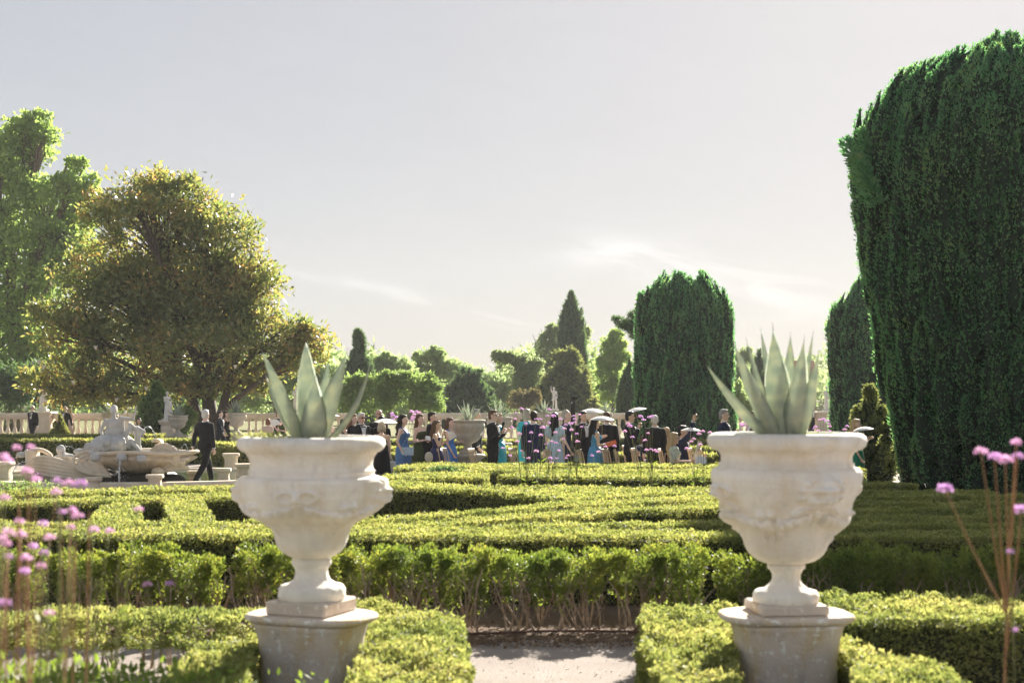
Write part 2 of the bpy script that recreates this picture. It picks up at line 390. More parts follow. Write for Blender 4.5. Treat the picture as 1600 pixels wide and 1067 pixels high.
def hedge(label, poly, H, L, Wd, dens, mat, name='box_hedge', z0=0.0, rough=.028, side=1.0, group=None, fuzz=.035):
    """clipped hedge over a ground-plan polygon: a twig core and a skin of real leaves"""
    cin, sgn = inset(poly, .07)
    n = len(poly)
    root = thing(name, label, 'hedge', (0, 0, 0), 0, group)
    top = H-.075
    V = [(x, y, z0) for x, y in cin] + [(x, y, top) for x, y in cin]
    F = [tuple(range(n, 2*n)) if sgn > 0 else tuple(range(2*n-1, n-1, -1))]
    for i in range(n): F.append((i, (i+1) % n, n+(i+1) % n, n+i))
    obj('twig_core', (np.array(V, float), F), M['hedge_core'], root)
    tri = tessellate_polygon([[Vector((x, y, 0)) for x, y in poly]])
    pts, nor = [], []
    A = []
    for t in tri:
        a, b, c = (np.array(poly[i]) for i in t); A.append(abs(np.cross(b-a, c-a))/2)
    for t, ar in zip(tri, A):
        a, b, c = (np.array(poly[i]) for i in t)
        k = int(ar*dens)+1
        u, v = rng.random(k), rng.random(k); f = u+v > 1; u[f] = 1-u[f]; v[f] = 1-v[f]
        q = a+(b-a)*u[:, None]+(c-a)*v[:, None]
        d = rng.random(k)**1.6*.085
        z = H + rough*wave(q[:, 0], q[:, 1]) + rough*.7*wave(q[:, 0]*3, q[:, 1]*3) - d - fuzz*.4
        pts.append(np.c_[q, z]); nor.append(np.tile((0, 0, 1.0), (k, 1)))
    for i in range(n):
        a, b = np.array(poly[i], float), np.array(poly[(i+1) % n], float)
        e = b-a; ln = np.linalg.norm(e)
        if ln < 1e-4: continue
        o = np.array((e[1], -e[0]))/ln*sgn
        facing = 1.0 if (o @ (-(a+b)/2)) > 0 else .12
        k = int(ln*(H-z0)*dens*side*facing)+1
        u = rng.random(k); z = z0 + (H-z0)*rng.random(k)**.8
        q = a+e*u[:, None]
        inn = rng.random(k)**1.4*.07 - rough*1.2*wave(q[:, 0]*1.3+z, q[:, 1]*1.3+z*3.1)
        q = q - o*inn[:, None]
        pts.append(np.c_[q, z]); nor.append(np.tile((o[0], o[1], .35), (k, 1)))
    P_, Nn = np.vstack(pts), np.vstack(nor)
    D = Nn*.6 + rng.normal(size=P_.shape)*.75 + np.array((0, 0, .22))
    obj('foliage', blades(P_ - unit(D)*L*.3, D, L, Wd), mat, root)
    return root
def pp(*pts, z=.7): return [onplane(x, y, z) for x, y in pts]
HG = 'clipped box hedges of the parterre'

# near hedges on both sides of the path
near_left = [(-2.9, 9.6), (-2.9, 9.0), (-2.3, 8.5), (-2.0, 7.2), (-.26, 7.2), (-.29, 8.6), (-.33, 9.8), (-.38, 10.35), (-.62, 10.8), (-1.0, 11.0), (-1.6, 11.05), (-2.05, 10.9), (-2.1, 10.3), (-1.7, 9.6)]
hedge('low yellow green box hedge wrapping the pedestal of the urn nearer the fountain', [(-.93, 7.2), (-.26, 7.2), (-.285, 8.6), (-.32, 9.8), (-.37, 10.35), (-.62, 10.8), (-1.0, 11.0), (-1.6, 11.0), (-1.62, 9.7), (-2.0, 9.2), (-1.95, 7.2), (-1.36, 7.2), (-1.62, 8.9), (-1.58, 9.5), (-1.0, 9.5), (-.95, 8.9)], .45, .027, .018, 8200, M['box_new'], rough=.06, group=HG)
hedge('low yellow green box hedge wrapping the pedestal of the bearded mask urn', [(.82, 7.2), (1.16, 7.2), (1.40, 8.8), (1.42, 9.4), (2.04, 9.4), (2.06, 8.8), (1.80, 7.2), (2.45, 7.2), (2.55, 8.3), (2.3, 9.0), (2.2, 9.6), (1.75, 10.85), (1.3, 11.05), (1.02, 10.95), (.93, 10.4), (.87, 9.2)], .45, .027, .018, 8200, M['box_new'], rough=.06, group=HG)
hedge('shaded box hedge running off behind the bearded mask urn toward the tall verbena stalk', [(2.2, 9.75), (4.6, 9.7), (4.6, 10.9), (1.85, 11.0)], .52, .030, .019, 6000, M['box_new'], rough=.05, group=HG)

# leggy row across the foreground: separate clumps on bare stems
leg = thing('leggy_hedge', 'leggy untrimmed box hedge with bare brown stems across the end of the path', 'hedge', (0, 0, 0), 0, HG)
x = -5.6
while x < 5.7:
    wdt = random.uniform(.30, .52); right = x > 1.55
    gap = random.choice((-.03, -.02, .0, .03, .12)) if not right else -.02
    if -3.2 < x < -2.9: gap = .12
    y0 = 12.25+random.uniform(-.06, .08); dp = random.uniform(.55, .7); top = .675+random.uniform(-.05, .04)
    low = random.uniform(.22, .36) if not right else random.uniform(.08, .16)
    n = int(4200*(wdt/.4)); cx_, cy_ = x+wdt/2, y0+dp/2
    # foliage mass: rounded box wider at the top
    u = unit(rng.normal(size=(n, 3))); q = np.sign(u)*np.abs(u)**.36
    fl = .74+.20*(q[:, 2:3]*.5+.5)
    Pn = q*np.array((wdt*.54, dp*.52, (top-low)*.52))*np.c_[fl, fl, np.ones(n)]*(.80+.22*rng.random((n, 1))) + np.array((cx_, cy_, (top+low)/2))
    Pn[:, 2] = np.where((Pn[:, 2] < low+.14) & (rng.random(n) < .45), Pn[:, 2]+.2, Pn[:, 2]-.13*rng.random(n)*(rng.random(n) < .25))
    cl_ = .075*wave(Pn[:, 0]*2.2, Pn[:, 1]*2.2+Pn[:, 2]*6)
    Pn += u*cl_[:, None]
    Pn[:, 2] = np.minimum(Pn[:, 2], top+.03+.03*wave(Pn[:, 0]*4, Pn[:, 1]*4))
    Pn[:, 2] = np.maximum(Pn[:, 2], .03)
    D = u*.8+rng.normal(size=(n, 3))*.55+np.array((0, 0, .45))
    n2 = n//3                                                   # inner leaves
    Pi = rng.uniform(-1, 1, (n2, 3))*np.array((wdt*.42, dp*.4, (top-low)*.42))+np.array((cx_, cy_, (top+low)/2))
    obj('foliage', blades(np.vstack((Pn, Pi)), np.vstack((D, rng.normal(size=(n2, 3)))), .028, .018), M['box_leggy'], leg)
    st = []
    for k in range(int(wdt*(26 if not right else 12))):
        bx_, by_ = cx_+random.uniform(-.4, .4)*wdt, cy_+random.uniform(-.42, .25)*dp
        tx, ty, tz = bx_+random.uniform(-.2, .2), by_+random.uniform(-.12, .06), random.uniform(.40, .62)
        mid = ((bx_+tx)/2+random.uniform(-.12, .12), (by_+ty)/2+random.uniform(-.04, .04), tz*.5)
        r0 = random.uniform(.006, .015)
        st.append(tube(bez((bx_, by_, 0), mid, (tx, ty, tz), 5), [r0, r0*.9, r0*.75, r0*.6, r0*.35], 5))
        for _k in range(random.choice((1, 2, 2, 3))):
            st.append(tube(bez(mid, (mid[0]+random.uniform(-.06, .06), mid[1]-.03, mid[2]+.1), (mid[0]+random.uniform(-.14, .14), mid[1]-random.uniform(-.02, .1), mid[2]+.22), 4), [r0*.6, r0*.5, r0*.4, r0*.2], 4))
    for k in range(int(wdt*(60 if not right else 20))):             # fine dead twigs
        a = np.array((cx_+random.uniform(-.5, .5)*wdt, cy_+random.uniform(-.5, .2)*dp, random.uniform(.05, .35))); b = a+np.array((random.uniform(-.12, .12), random.uniform(-.08, .05), random.uniform(.08, .24)))
        st.append(tube([a, (a+b)/2+rng.normal(size=3)*.015, b], [.0035, .003, .0015], 3, cap=False))
    obj('stems', join(*st), M['twig'], leg)
    x += wdt+gap
# second leggy run on the left, near the verbena
leg2 = thing('leggy_hedge', 'low loose box hedge with see-through bare stems behind the pink verbena', 'hedge', (0, 0, 0), 0, HG)
x = -4.6
while x < -1.75:
    wdt = random.uniform(.28, .42); y0 = 10.2+random.uniform(-.05, .05); dp = .62; top = .44+random.uniform(-.03, .03); low = .20
    n = int(2900*(wdt/.4)); cx_, cy_ = x+wdt/2, y0+dp/2
    u = unit(rng.normal(size=(n, 3))); q = np.sign(u)*np.abs(u)**.55
    Pn = q*np.array((wdt*.56, dp*.56, (top-low)*.52))*(.78+.24*rng.random((n, 1)))+np.array((cx_, cy_, (top+low)/2))
    Pn[:, 2] = np.minimum(Pn[:, 2], top+.02)
    obj('foliage', blades(Pn, u*.7+rng.normal(size=(n, 3))*.55+np.array((0, 0, .4)), .030, .019), M['box_new'], leg2)
    st = []
    for k in range(6):
        bx_, by_ = cx_+random.uniform(-.3, .3)*wdt, cy_+random.uniform(-.3, .2)*dp
        r0 = random.uniform(.006, .012); tx = bx_+random.uniform(-.14, .14)
        st.append(tube(bez((bx_, by_, 0), (bx_+random.uniform(-.04, .04), by_, .16), (tx, by_-.05, .34), 5), [r0, r0*.9, r0*.7, r0*.5, r0*.3], 5))
    obj('stems', join(*st), M['twig'], leg2)
    x += wdt+random.choice((0, .02, .06))

# the long row behind it and the scroll pattern of the parterre
LM = dict(L=.034, Wd=.022, dens=3400, mat=M['box_mid'], group=HG)
LF = dict(L=.046, Wd=.031, dens=1850, mat=M['box_mid'], group=HG)
hedge('long straight box hedge directly behind the leggy foreground row', [(-6.2, 14.1), (-2, 13.95), (2.4, 13.8), (6.6, 13.65), (6.6, 14.35), (2.4, 14.5), (-2, 14.75), (-6.2, 14.9)], .7, **LM)
SPEC = [
 ('thin box strip tucked behind the long straight hedge, between the two urns', [(545, 824), (700, 819), (920, 812), (1150, 810), (1150, 817), (900, 819), (700, 825), (545, 829)]),
 ('lower of the two slanting box bands that rise from one urn to the other', [(540, 820), (640, 812), (820, 798), (1150, 780), (1150, 789), (915, 801), (720, 816), (560, 825)]),
 ('upper slanting box band bordering the wide dark gap between the urns', [(500, 812), (590, 803), (720, 795), (877, 781), (1150, 769), (1150, 776), (860, 791), (640, 808), (500, 819)]),
 ('pointed box hedge with a tall dark face behind the slanting bands', [(500, 748), (640, 750), (760, 756), (1150, 760), (1150, 766), (890, 778), (740, 765), (590, 758), (500, 757)]),
 ('box hedge with a dark face behind the mid-parterre verbena', [(770, 741), (830, 736), (1150, 739), (1150, 746), (830, 743)]),
 ('short box hedge end beside the white-shawled woman', [(600, 738), (700, 736), (770, 738), (760, 745), (640, 745), (590, 744)]),
 ('straight box row right in front of the standing crowd', [(608, 730), (640, 722), (1180, 723), (1180, 728), (640, 729)]),
 ('narrow box row second in front of the crowd', [(640, 733), (760, 731), (1180, 732), (1180, 736), (800, 735)]),
 ('back box row beside the fountain pool, under the walking man', [(-60, 766), (60, 763), (385, 755), (560, 752), (560, 757), (385, 761), (60, 771), (-60, 774)]),
 ('second box row from the fountain pool', [(-60, 780), (60, 777), (385, 766), (480, 763), (480, 770), (385, 774), (200, 779), (-60, 788)]),
 ('box block left of the small dark gap near the fountain', [(150, 790), (175, 783), (223, 780), (233, 815), (125, 815)]),
 ('box block between the two dark gaps near the fountain', [(250, 778), (322, 776), (347, 812), (262, 815)]),
 ('box block partly hidden by the urn nearer the fountain', [(392, 780), (480, 778), (480, 815), (385, 815)]),
 ('box hedge closing the two dark gaps on the camera side', [(-60, 811), (400, 811), (540, 813), (540, 820), (380, 819), (-60, 818)]),
]
for lab, px in SPEC:
    far = np.mean([p[1] for p in px]) < 765
    hedge(lab, inset(pp(*px), .05)[0], .7, **(LF if far else LM))
# straight rows on the yew side, mostly in its shade
rowsR = [('first', 14.95, 15.55, 2.5, 8.6), ('second', 16.0, 16.55, 3.0, 9.0), ('third', 17.0, 17.6, 2.9, 9.4), ('fourth', 18.2, 18.8, 3.1, 10),
         ('fifth', 19.5, 20.2, 3.2, 10.4), ('sixth', 21.2, 21.9, 3.3, 7.2), ('seventh', 23.2, 23.9, 3.5, 6.6), ('eighth', 25.6, 26.4, 3.9, 6.3), ('ninth', 28.2, 28.9, 4.6, 7.0)]
for nm, y0, y1, xa, xb in rowsR:
    hedge(f'{nm} box row behind the long straight hedge on the yew side', [(xa, y0), (xb, y0-.15), (xb, y1-.15), (xa+.2, y1)], .7 - (.05 if y0 > 20 else 0), **(LM if y0 < 19 else LF))
# rows beyond the crowd
FB = dict(L=.09, Wd=.06, dens=600, mat=M['box_mid'], group='low hedges beyond the crowd')
hedge('low hedge close behind the standing guests', [(-4.6, 37.2), (6.0, 37.2), (6.0, 38.2), (-4.6, 38.2)], .62, **FB)
hedge('low hedge in the middle of the lawn rows behind the guests', [(-5.2, 42), (12, 42), (12, 43), (-5.2, 43)], .62, **FB)
hedge('farthest low hedge in front of the balustrade behind the guests', [(-6, 50), (14, 50), (14, 51.2), (-6, 51.2)], .62, **FB)
hedge('low hedge behind the fountain figures', [(-19, 45.5), (-9.6, 45.0), (-9.6, 45.9), (-19, 46.6)], .78, **FB)
hedge('low hedge in front of the paved terrace, behind the fountain pool', [(-19, 49.6), (-12.2, 49.4), (-12.2, 50.2), (-19, 50.5)], .82, **FB)
hedge('curved low hedge around the pool seats', [(-9.4, 44), (-8.1, 41.6), (-6.9, 41), (-6.6, 41.7), (-7.6, 42.4), (-8.6, 44.6)], .72, **FB)
# ------------------------------------------------------------------ yews and conifers
def plume_tree(name, label, cat, base, prof, n_pl, plen, prad, n_leaf, L, Wd, mat, core, upness=1.0, group=None, trunk_r=.2, squash=1.0, face_cam=.7):
    """prof: (z, r). The crown is built from upright plumes, each a tapering body clad in needle sprays"""
    X, Y = base
    root = thing(name, label, cat, (X, Y, 0), 0, group)
    zs = np.array([p[0] for p in prof]); rs = np.array([p[1] for p in prof])
    rad = lambda z: np.interp(z, zs, rs)
    z0, z1 = zs[0], zs[-1]
    obj('trunk', tube([(0, 0, 0), (.02, 0, z0+.3*(z1-z0)), (0, .02, z0+.8*(z1-z0))], [trunk_r, trunk_r*.8, trunk_r*.3], 8), M['dark_bark'], root)
    cams = math.atan2(-Y, -X)
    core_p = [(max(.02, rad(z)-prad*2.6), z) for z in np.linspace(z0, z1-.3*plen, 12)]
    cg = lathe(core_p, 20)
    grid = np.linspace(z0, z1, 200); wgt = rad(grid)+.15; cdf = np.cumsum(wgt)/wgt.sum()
    cores = [cg]; pts, dirs = [], []
    for i in range(n_pl):
        th = cams+random.gauss(0, 1)*1.15 if random.random() < face_cam else random.uniform(0, 2*math.pi)
        zc = float(np.interp(random.random(), cdf, grid))
        ln = plen*random.uniform(.65, 1.35); pr = prad*random.uniform(.7, 1.3)
        jt = random.uniform(-1.3, .5)*pr; r = max(0.0, rad(zc)-pr*.85+jt)
        a = np.array((math.cos(th)*r, math.sin(th)*r, zc-ln*.55))
        zt = min(zc+ln*.5, z1+.35*plen*random.random())
        rt = max(0.0, rad(min(zt, z1))-pr*.75+jt+pr*.5)
        out = np.array((math.cos(th), math.sin(th), 0))
        b = np.array((math.cos(th)*rt, math.sin(th)*rt, zt)) + out*ln*(1-upness)*1.0
        if upness < .99: b[2] = zc + ln*.15*upness
        T, u, v = basis(b-a)
        t = np.array((0, .15, .45, .75, 1.0)); pf = np.array((.25, .8, 1, .62, .06))*pr*.72
        cores.append(tube(a+(b-a)*t[:, None], pf, 5))
        k = n_leaf
        tt = rng.random(k)**.8; ph = rng.random(k)*2*np.pi
        rr = np.interp(tt, (0, .15, .45, .75, 1), (.35, .85, 1, .66, .08))*pr*(.70+.34*rng.random(k))
        lat = np.cos(ph)[:, None]*u+np.sin(ph)[:, None]*v
        keep = (lat@out) > -.55
        q = a+(b-a)*tt[:, None]+lat*rr[:, None]
        d = lat*.62+T*.75*max(.3, upness)+rng.normal(size=(k, 3))*.33
        pts.append(q[keep]); dirs.append(d[keep])
    cgj = join(*cores)
    P_, D = np.vstack(pts), np.vstack(dirs)
    P_[:, 2] = np.maximum(P_[:, 2], .06)
    if squash != 1.0: P_[:, 1] *= squash
    obj('light_block_core', cgj, core, root)  # solid dark bodies added inside the crown to block light
    obj('crown', blades(P_, D, L, Wd), mat, root)
    return root
YX, YY = W(1580, 28.8), 28.8
plume_tree('yew_tree', 'huge dark clipped yew with flared top, nearest of the yews', 'tree', (YX, YY),
    [(.05, 1.75), (.6, 2.05), (1.6, 2.35), (3, 2.6), (5, 2.9), (6.3, 3.1), (7.3, 3.2), (8.0, 2.95), (8.5, 2.5), (8.8, 2.05), (9.0, 1.4), (9.1, .7)],
    1250, 1.1, .17, 260, .062, .034, M['yew'], M['yew_core'], group='clipped yews', trunk_r=.4)
# upright shoot standing out of its shoulder
def shoot(label_parent, a, b, n=260, w=.14):
    a, b = np.array(a), np.array(b); T, u, v = basis(b-a)
    t = rng.random(n); ph = rng.random(n)*6.28
    lat = np.cos(ph)[:, None]*u+np.sin(ph)[:, None]*v
    q = a+(b-a)*t[:, None]+lat*(w*(1-t*.75)*rng.random(n)**.5)[:, None]
    return leaves(q, lat*.6+T*.7+rng.normal(size=(n, 3))*.3, .11, .045)
yew1 = [o for o in C.objects if o.name == 'yew_tree'][0]
sh = [shoot(yew1, (-3.05, -.9, 6.1), (-3.62, -1.0, 7.1), 700, .26), shoot(yew1, (-3.0, -1.2, 5.8), (-3.4, -1.3, 6.6), 500, .22), shoot(yew1, (-2.9, -.7, 6.6), (-3.25, -.8, 7.3), 400, .2)]
obj('side_shoots', cat_leaves(*sh), M['yew'], yew1)
# small feathery growth at its foot
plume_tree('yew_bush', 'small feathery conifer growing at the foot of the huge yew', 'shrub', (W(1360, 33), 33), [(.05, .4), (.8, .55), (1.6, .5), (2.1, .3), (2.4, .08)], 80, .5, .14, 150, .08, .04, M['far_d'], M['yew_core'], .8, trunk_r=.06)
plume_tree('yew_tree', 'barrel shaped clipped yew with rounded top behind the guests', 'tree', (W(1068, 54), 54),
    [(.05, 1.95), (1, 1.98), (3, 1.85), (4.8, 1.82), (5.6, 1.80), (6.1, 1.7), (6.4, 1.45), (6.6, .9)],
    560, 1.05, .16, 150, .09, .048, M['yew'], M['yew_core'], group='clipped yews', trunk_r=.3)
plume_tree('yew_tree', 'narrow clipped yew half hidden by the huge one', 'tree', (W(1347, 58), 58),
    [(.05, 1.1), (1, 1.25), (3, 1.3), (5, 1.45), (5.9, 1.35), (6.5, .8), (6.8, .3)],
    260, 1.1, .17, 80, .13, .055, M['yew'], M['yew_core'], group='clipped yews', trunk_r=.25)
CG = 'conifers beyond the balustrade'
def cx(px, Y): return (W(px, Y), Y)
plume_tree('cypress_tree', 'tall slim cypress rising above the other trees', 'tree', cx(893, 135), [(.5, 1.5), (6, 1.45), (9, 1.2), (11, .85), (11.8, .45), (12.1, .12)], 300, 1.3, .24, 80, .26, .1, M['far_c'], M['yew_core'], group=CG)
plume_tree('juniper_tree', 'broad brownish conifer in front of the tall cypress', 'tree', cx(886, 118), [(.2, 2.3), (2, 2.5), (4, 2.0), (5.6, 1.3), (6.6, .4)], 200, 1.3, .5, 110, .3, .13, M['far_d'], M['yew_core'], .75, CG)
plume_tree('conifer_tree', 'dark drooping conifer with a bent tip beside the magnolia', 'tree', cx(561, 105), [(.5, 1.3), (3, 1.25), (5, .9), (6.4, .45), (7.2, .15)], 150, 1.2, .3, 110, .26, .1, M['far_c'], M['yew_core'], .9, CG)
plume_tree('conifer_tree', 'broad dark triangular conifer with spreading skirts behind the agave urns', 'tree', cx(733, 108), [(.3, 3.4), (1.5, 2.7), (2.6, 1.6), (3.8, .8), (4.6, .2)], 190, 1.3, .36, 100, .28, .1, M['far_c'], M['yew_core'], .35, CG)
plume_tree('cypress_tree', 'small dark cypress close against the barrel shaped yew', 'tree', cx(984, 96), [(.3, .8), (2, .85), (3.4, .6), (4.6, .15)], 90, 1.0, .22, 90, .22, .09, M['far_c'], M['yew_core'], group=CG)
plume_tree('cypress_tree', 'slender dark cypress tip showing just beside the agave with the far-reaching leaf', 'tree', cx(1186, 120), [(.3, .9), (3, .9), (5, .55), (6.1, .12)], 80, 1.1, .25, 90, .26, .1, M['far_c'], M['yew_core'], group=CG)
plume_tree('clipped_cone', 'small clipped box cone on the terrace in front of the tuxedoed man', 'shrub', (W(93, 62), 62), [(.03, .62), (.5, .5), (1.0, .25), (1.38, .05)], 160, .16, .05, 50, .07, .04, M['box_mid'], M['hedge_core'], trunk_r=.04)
plume_tree('columnar_shrub', 'tall dense green shrub column beside the fountain', 'shrub', (W(243, 56), 56), [(.05, .7), (.8, .75), (1.8, .62), (2.5, .35), (2.8, .1)], 130, .6, .16, 90, .13, .07, M['shrub'], M['yew_core'], .85, trunk_r=.06)

# ------------------------------------------------------------------ broadleaved trees
FINE = {'broadleaf_tree', 'shrub'}
def broad(name, label, px, Y, trunk, lobes, n_leaf, L, Wd, mat, bark, group=None, clump=.34, per=26, depth=.8, limbs=True, cat='tree', up=.35, shell=.55, flat=.8, sub=3):
    """lobes: (px, py, rx, ry) outlines in picture units at distance Y -> ellipsoids in the place"""
    k = Y/FPX
    bx_ = W(px, Y); root = thing(name, label, cat, (bx_, Y, 0), 0, group)
    th, tr = trunk
    fork = np.array((0, 0, th))
    LB = []
    for (lx, ly, rx, ry) in lobes:
        c = np.array((W(lx, Y)-bx_, random.uniform(-.25, .25)*rx*k, Zt(ly, Y)))
        r_ = np.array((rx*k, (rx+ry)/2*k*depth, ry*k)); LB.append((c, r_))
        for _ in range(sub):                                      # smaller boughs breaking the outline
            d = rng.normal(size=3); d[2] = abs(d[2])*.8+.1; d /= np.linalg.norm(d); LB.append((c+d*r_*.82, r_*random.uniform(.28, .46)))
    wood = [tube([(0, 0, 0), (.05*th, .02, th*.5), fork], [tr*1.25, tr, tr*.85], 9)] if th > 0 else []
    area = np.array([r[0]*r[2] for _, r in LB]); share = area/area.sum()
    pts, dirs = [], []
    for (c, r), s in zip(LB, share):
        if limbs and th > 0 and r[0]*r[2] > .25*area.max():
            m_ = fork*.45+c*.55+np.array((0, 0, -.15*r[2])); wood.append(tube(bez(fork*.95, m_+np.array((0, 0, -.1*r[2])), c, 7), np.linspace(tr*.55, tr*.16, 7), 6))
        nc = max(6, int(1.5*per*min(2.2, (s*len(LB))**.6)))
        for i in range(nc):
            d = rng.normal(size=3); d /= np.linalg.norm(d)
            if d[2] < -.6: d[2] *= -.5
            q = c + d*r*(shell+(1-shell)*rng.random()**.6)*.86
            cr = clump*.74*min(r[0], r[2])*random.uniform(.5, 1.35)
            n = max(8, int(n_leaf*s/nc*(cr/(clump*.74*min(r[0], r[2])))**2*.72))
            e = unit(rng.normal(size=(n, 3)))
            P_ = q+e*cr*(.35+.68*rng.random((n, 1))**.6)*np.array((1.1, 1.1, flat))
            P_ += rng.normal(size=(n, 3))*cr*.26
            pts.append(P_); dirs.append(e*.55+rng.normal(size=(n, 3))*.7+np.array((0, 0, up)))
            if limbs and th > 0 and i % 3 == 0:
                wood.append(tube(bez(c*.7+fork*.3, (c+q)/2+np.array((0, 0, -.1*cr)), q, 5), np.linspace(tr*.16, tr*.04, 5), 4, cap=False))
    for (c, r), s in zip(LB, share):
        n = int(n_leaf*s*.07); e = unit(rng.normal(size=(n, 3))); pts.append(c+e*r*(.55+.5*rng.random((n, 1)))); dirs.append(e+rng.normal(size=(n, 3)))
    P_, D = np.vstack(pts), np.vstack(dirs)
    P_[:, 2] = np.maximum(P_[:, 2], .05)
    if wood: obj('trunk', join(*wood), bark, root, smooth=True)
    obj('crown', (blades if name in FINE else leaves)(P_, D, L, Wd), mat, root)
    return root
TG = 'trees beyond the balustrade'
broad('magnolia_tree', 'large spreading magnolia with bronze and green leaves beside the fountain', 325, 60, (2.3, .33),
    [(240, 345, 105, 85), (330, 370, 85, 75), (180, 440, 100, 85), (290, 450, 120, 100), (390, 450, 70, 70), (110, 520, 65, 75), (210, 540, 110, 80), (330, 545, 110, 75), (420, 530, 75, 60), (480, 535, 48, 40), (130, 590, 70, 42), (250, 600, 90, 35), (380, 590, 70, 30), (265, 295, 70, 35), (160, 340, 42, 42), (70, 600, 45, 32), (170, 615, 70, 24), (305, 612, 60, 20), (445, 580, 55, 26), (330, 480, 110, 90), (200, 480, 100, 90), (120, 622, 60, 22), (230, 630, 60, 16), (375, 608, 60, 20), (475, 560, 48, 28)],
    84000, .25, .10, M['magnolia'], M['dark_bark'], None, .27, 34, .9, shell=.35, sub=1)
mag = [o for o in C.objects if o.name == 'magnolia_tree'][0]
k = 60/FPX
extra = []
for p0, p1, p2, r in (((-.2, 0, .3), (-.6, 0, 2.2), (-1.6, 0, 4.2), .30), ((.25, 0, .2), (.7, -.2, 2.0), (1.5, -.3, 4.6), .24), ((.35, -.1, 1.2), (1.3, -.5, 2.3), (3.4, -.9, 3.5), .17), ((0, .2, 1), (.3, .6, 3), (.2, .6, 5.5), .2)):
    extra.append(tube(bez(p0, p1, p2, 9), np.linspace(r, r*.4, 9), 8))
obj('fork_limbs', join(*extra), M['dark_bark'], mag, smooth=True)
# pale magnolia blossoms
pet = []
for a in range(7):
    pet.append(move(ell((.07, 0, .02), (.09, .05, .012), 8, 5), rz=a*.9, ry=-1.0))
blm = mesh('blossom', *join(*pet), True); M['petal'] = plain('cream petal', (.75, .68, .55), .6, .05); blm.materials.append(M['petal'])
for (bx_, by_) in ((53, 568), (59, 576), (174, 628), (361, 575), (107, 600), (222, 610), (140, 545)):
    put('blossom', blm, None, mag, (W(bx_, 57.0)-W(325, 60), -2.1-.3*random.random(), Zt(by_, 57.0)), random.random()*6, 1.1)
broad('plane_tree', 'tall bright green plane tree rising behind the magnolia at the picture edge', 20, 92, (7, .5),
    [(15, 235, 60, 50), (60, 225, 40, 40), (0, 310, 90, 70), (85, 320, 60, 50), (20, 400, 105, 80), (100, 420, 60, 70), (10, 500, 100, 80), (-60, 380, 90, 120), (60, 560, 90, 60), (-40, 580, 80, 60), (118, 262, 22, 18), (110, 360, 42, 44), (45, 195, 45, 22), (135, 300, 25, 30), (128, 430, 36, 40)],
    66000, .32, .20, M['plane_leaf'], M['bark'], None, .30, 26, .8, shell=.4, sub=2)
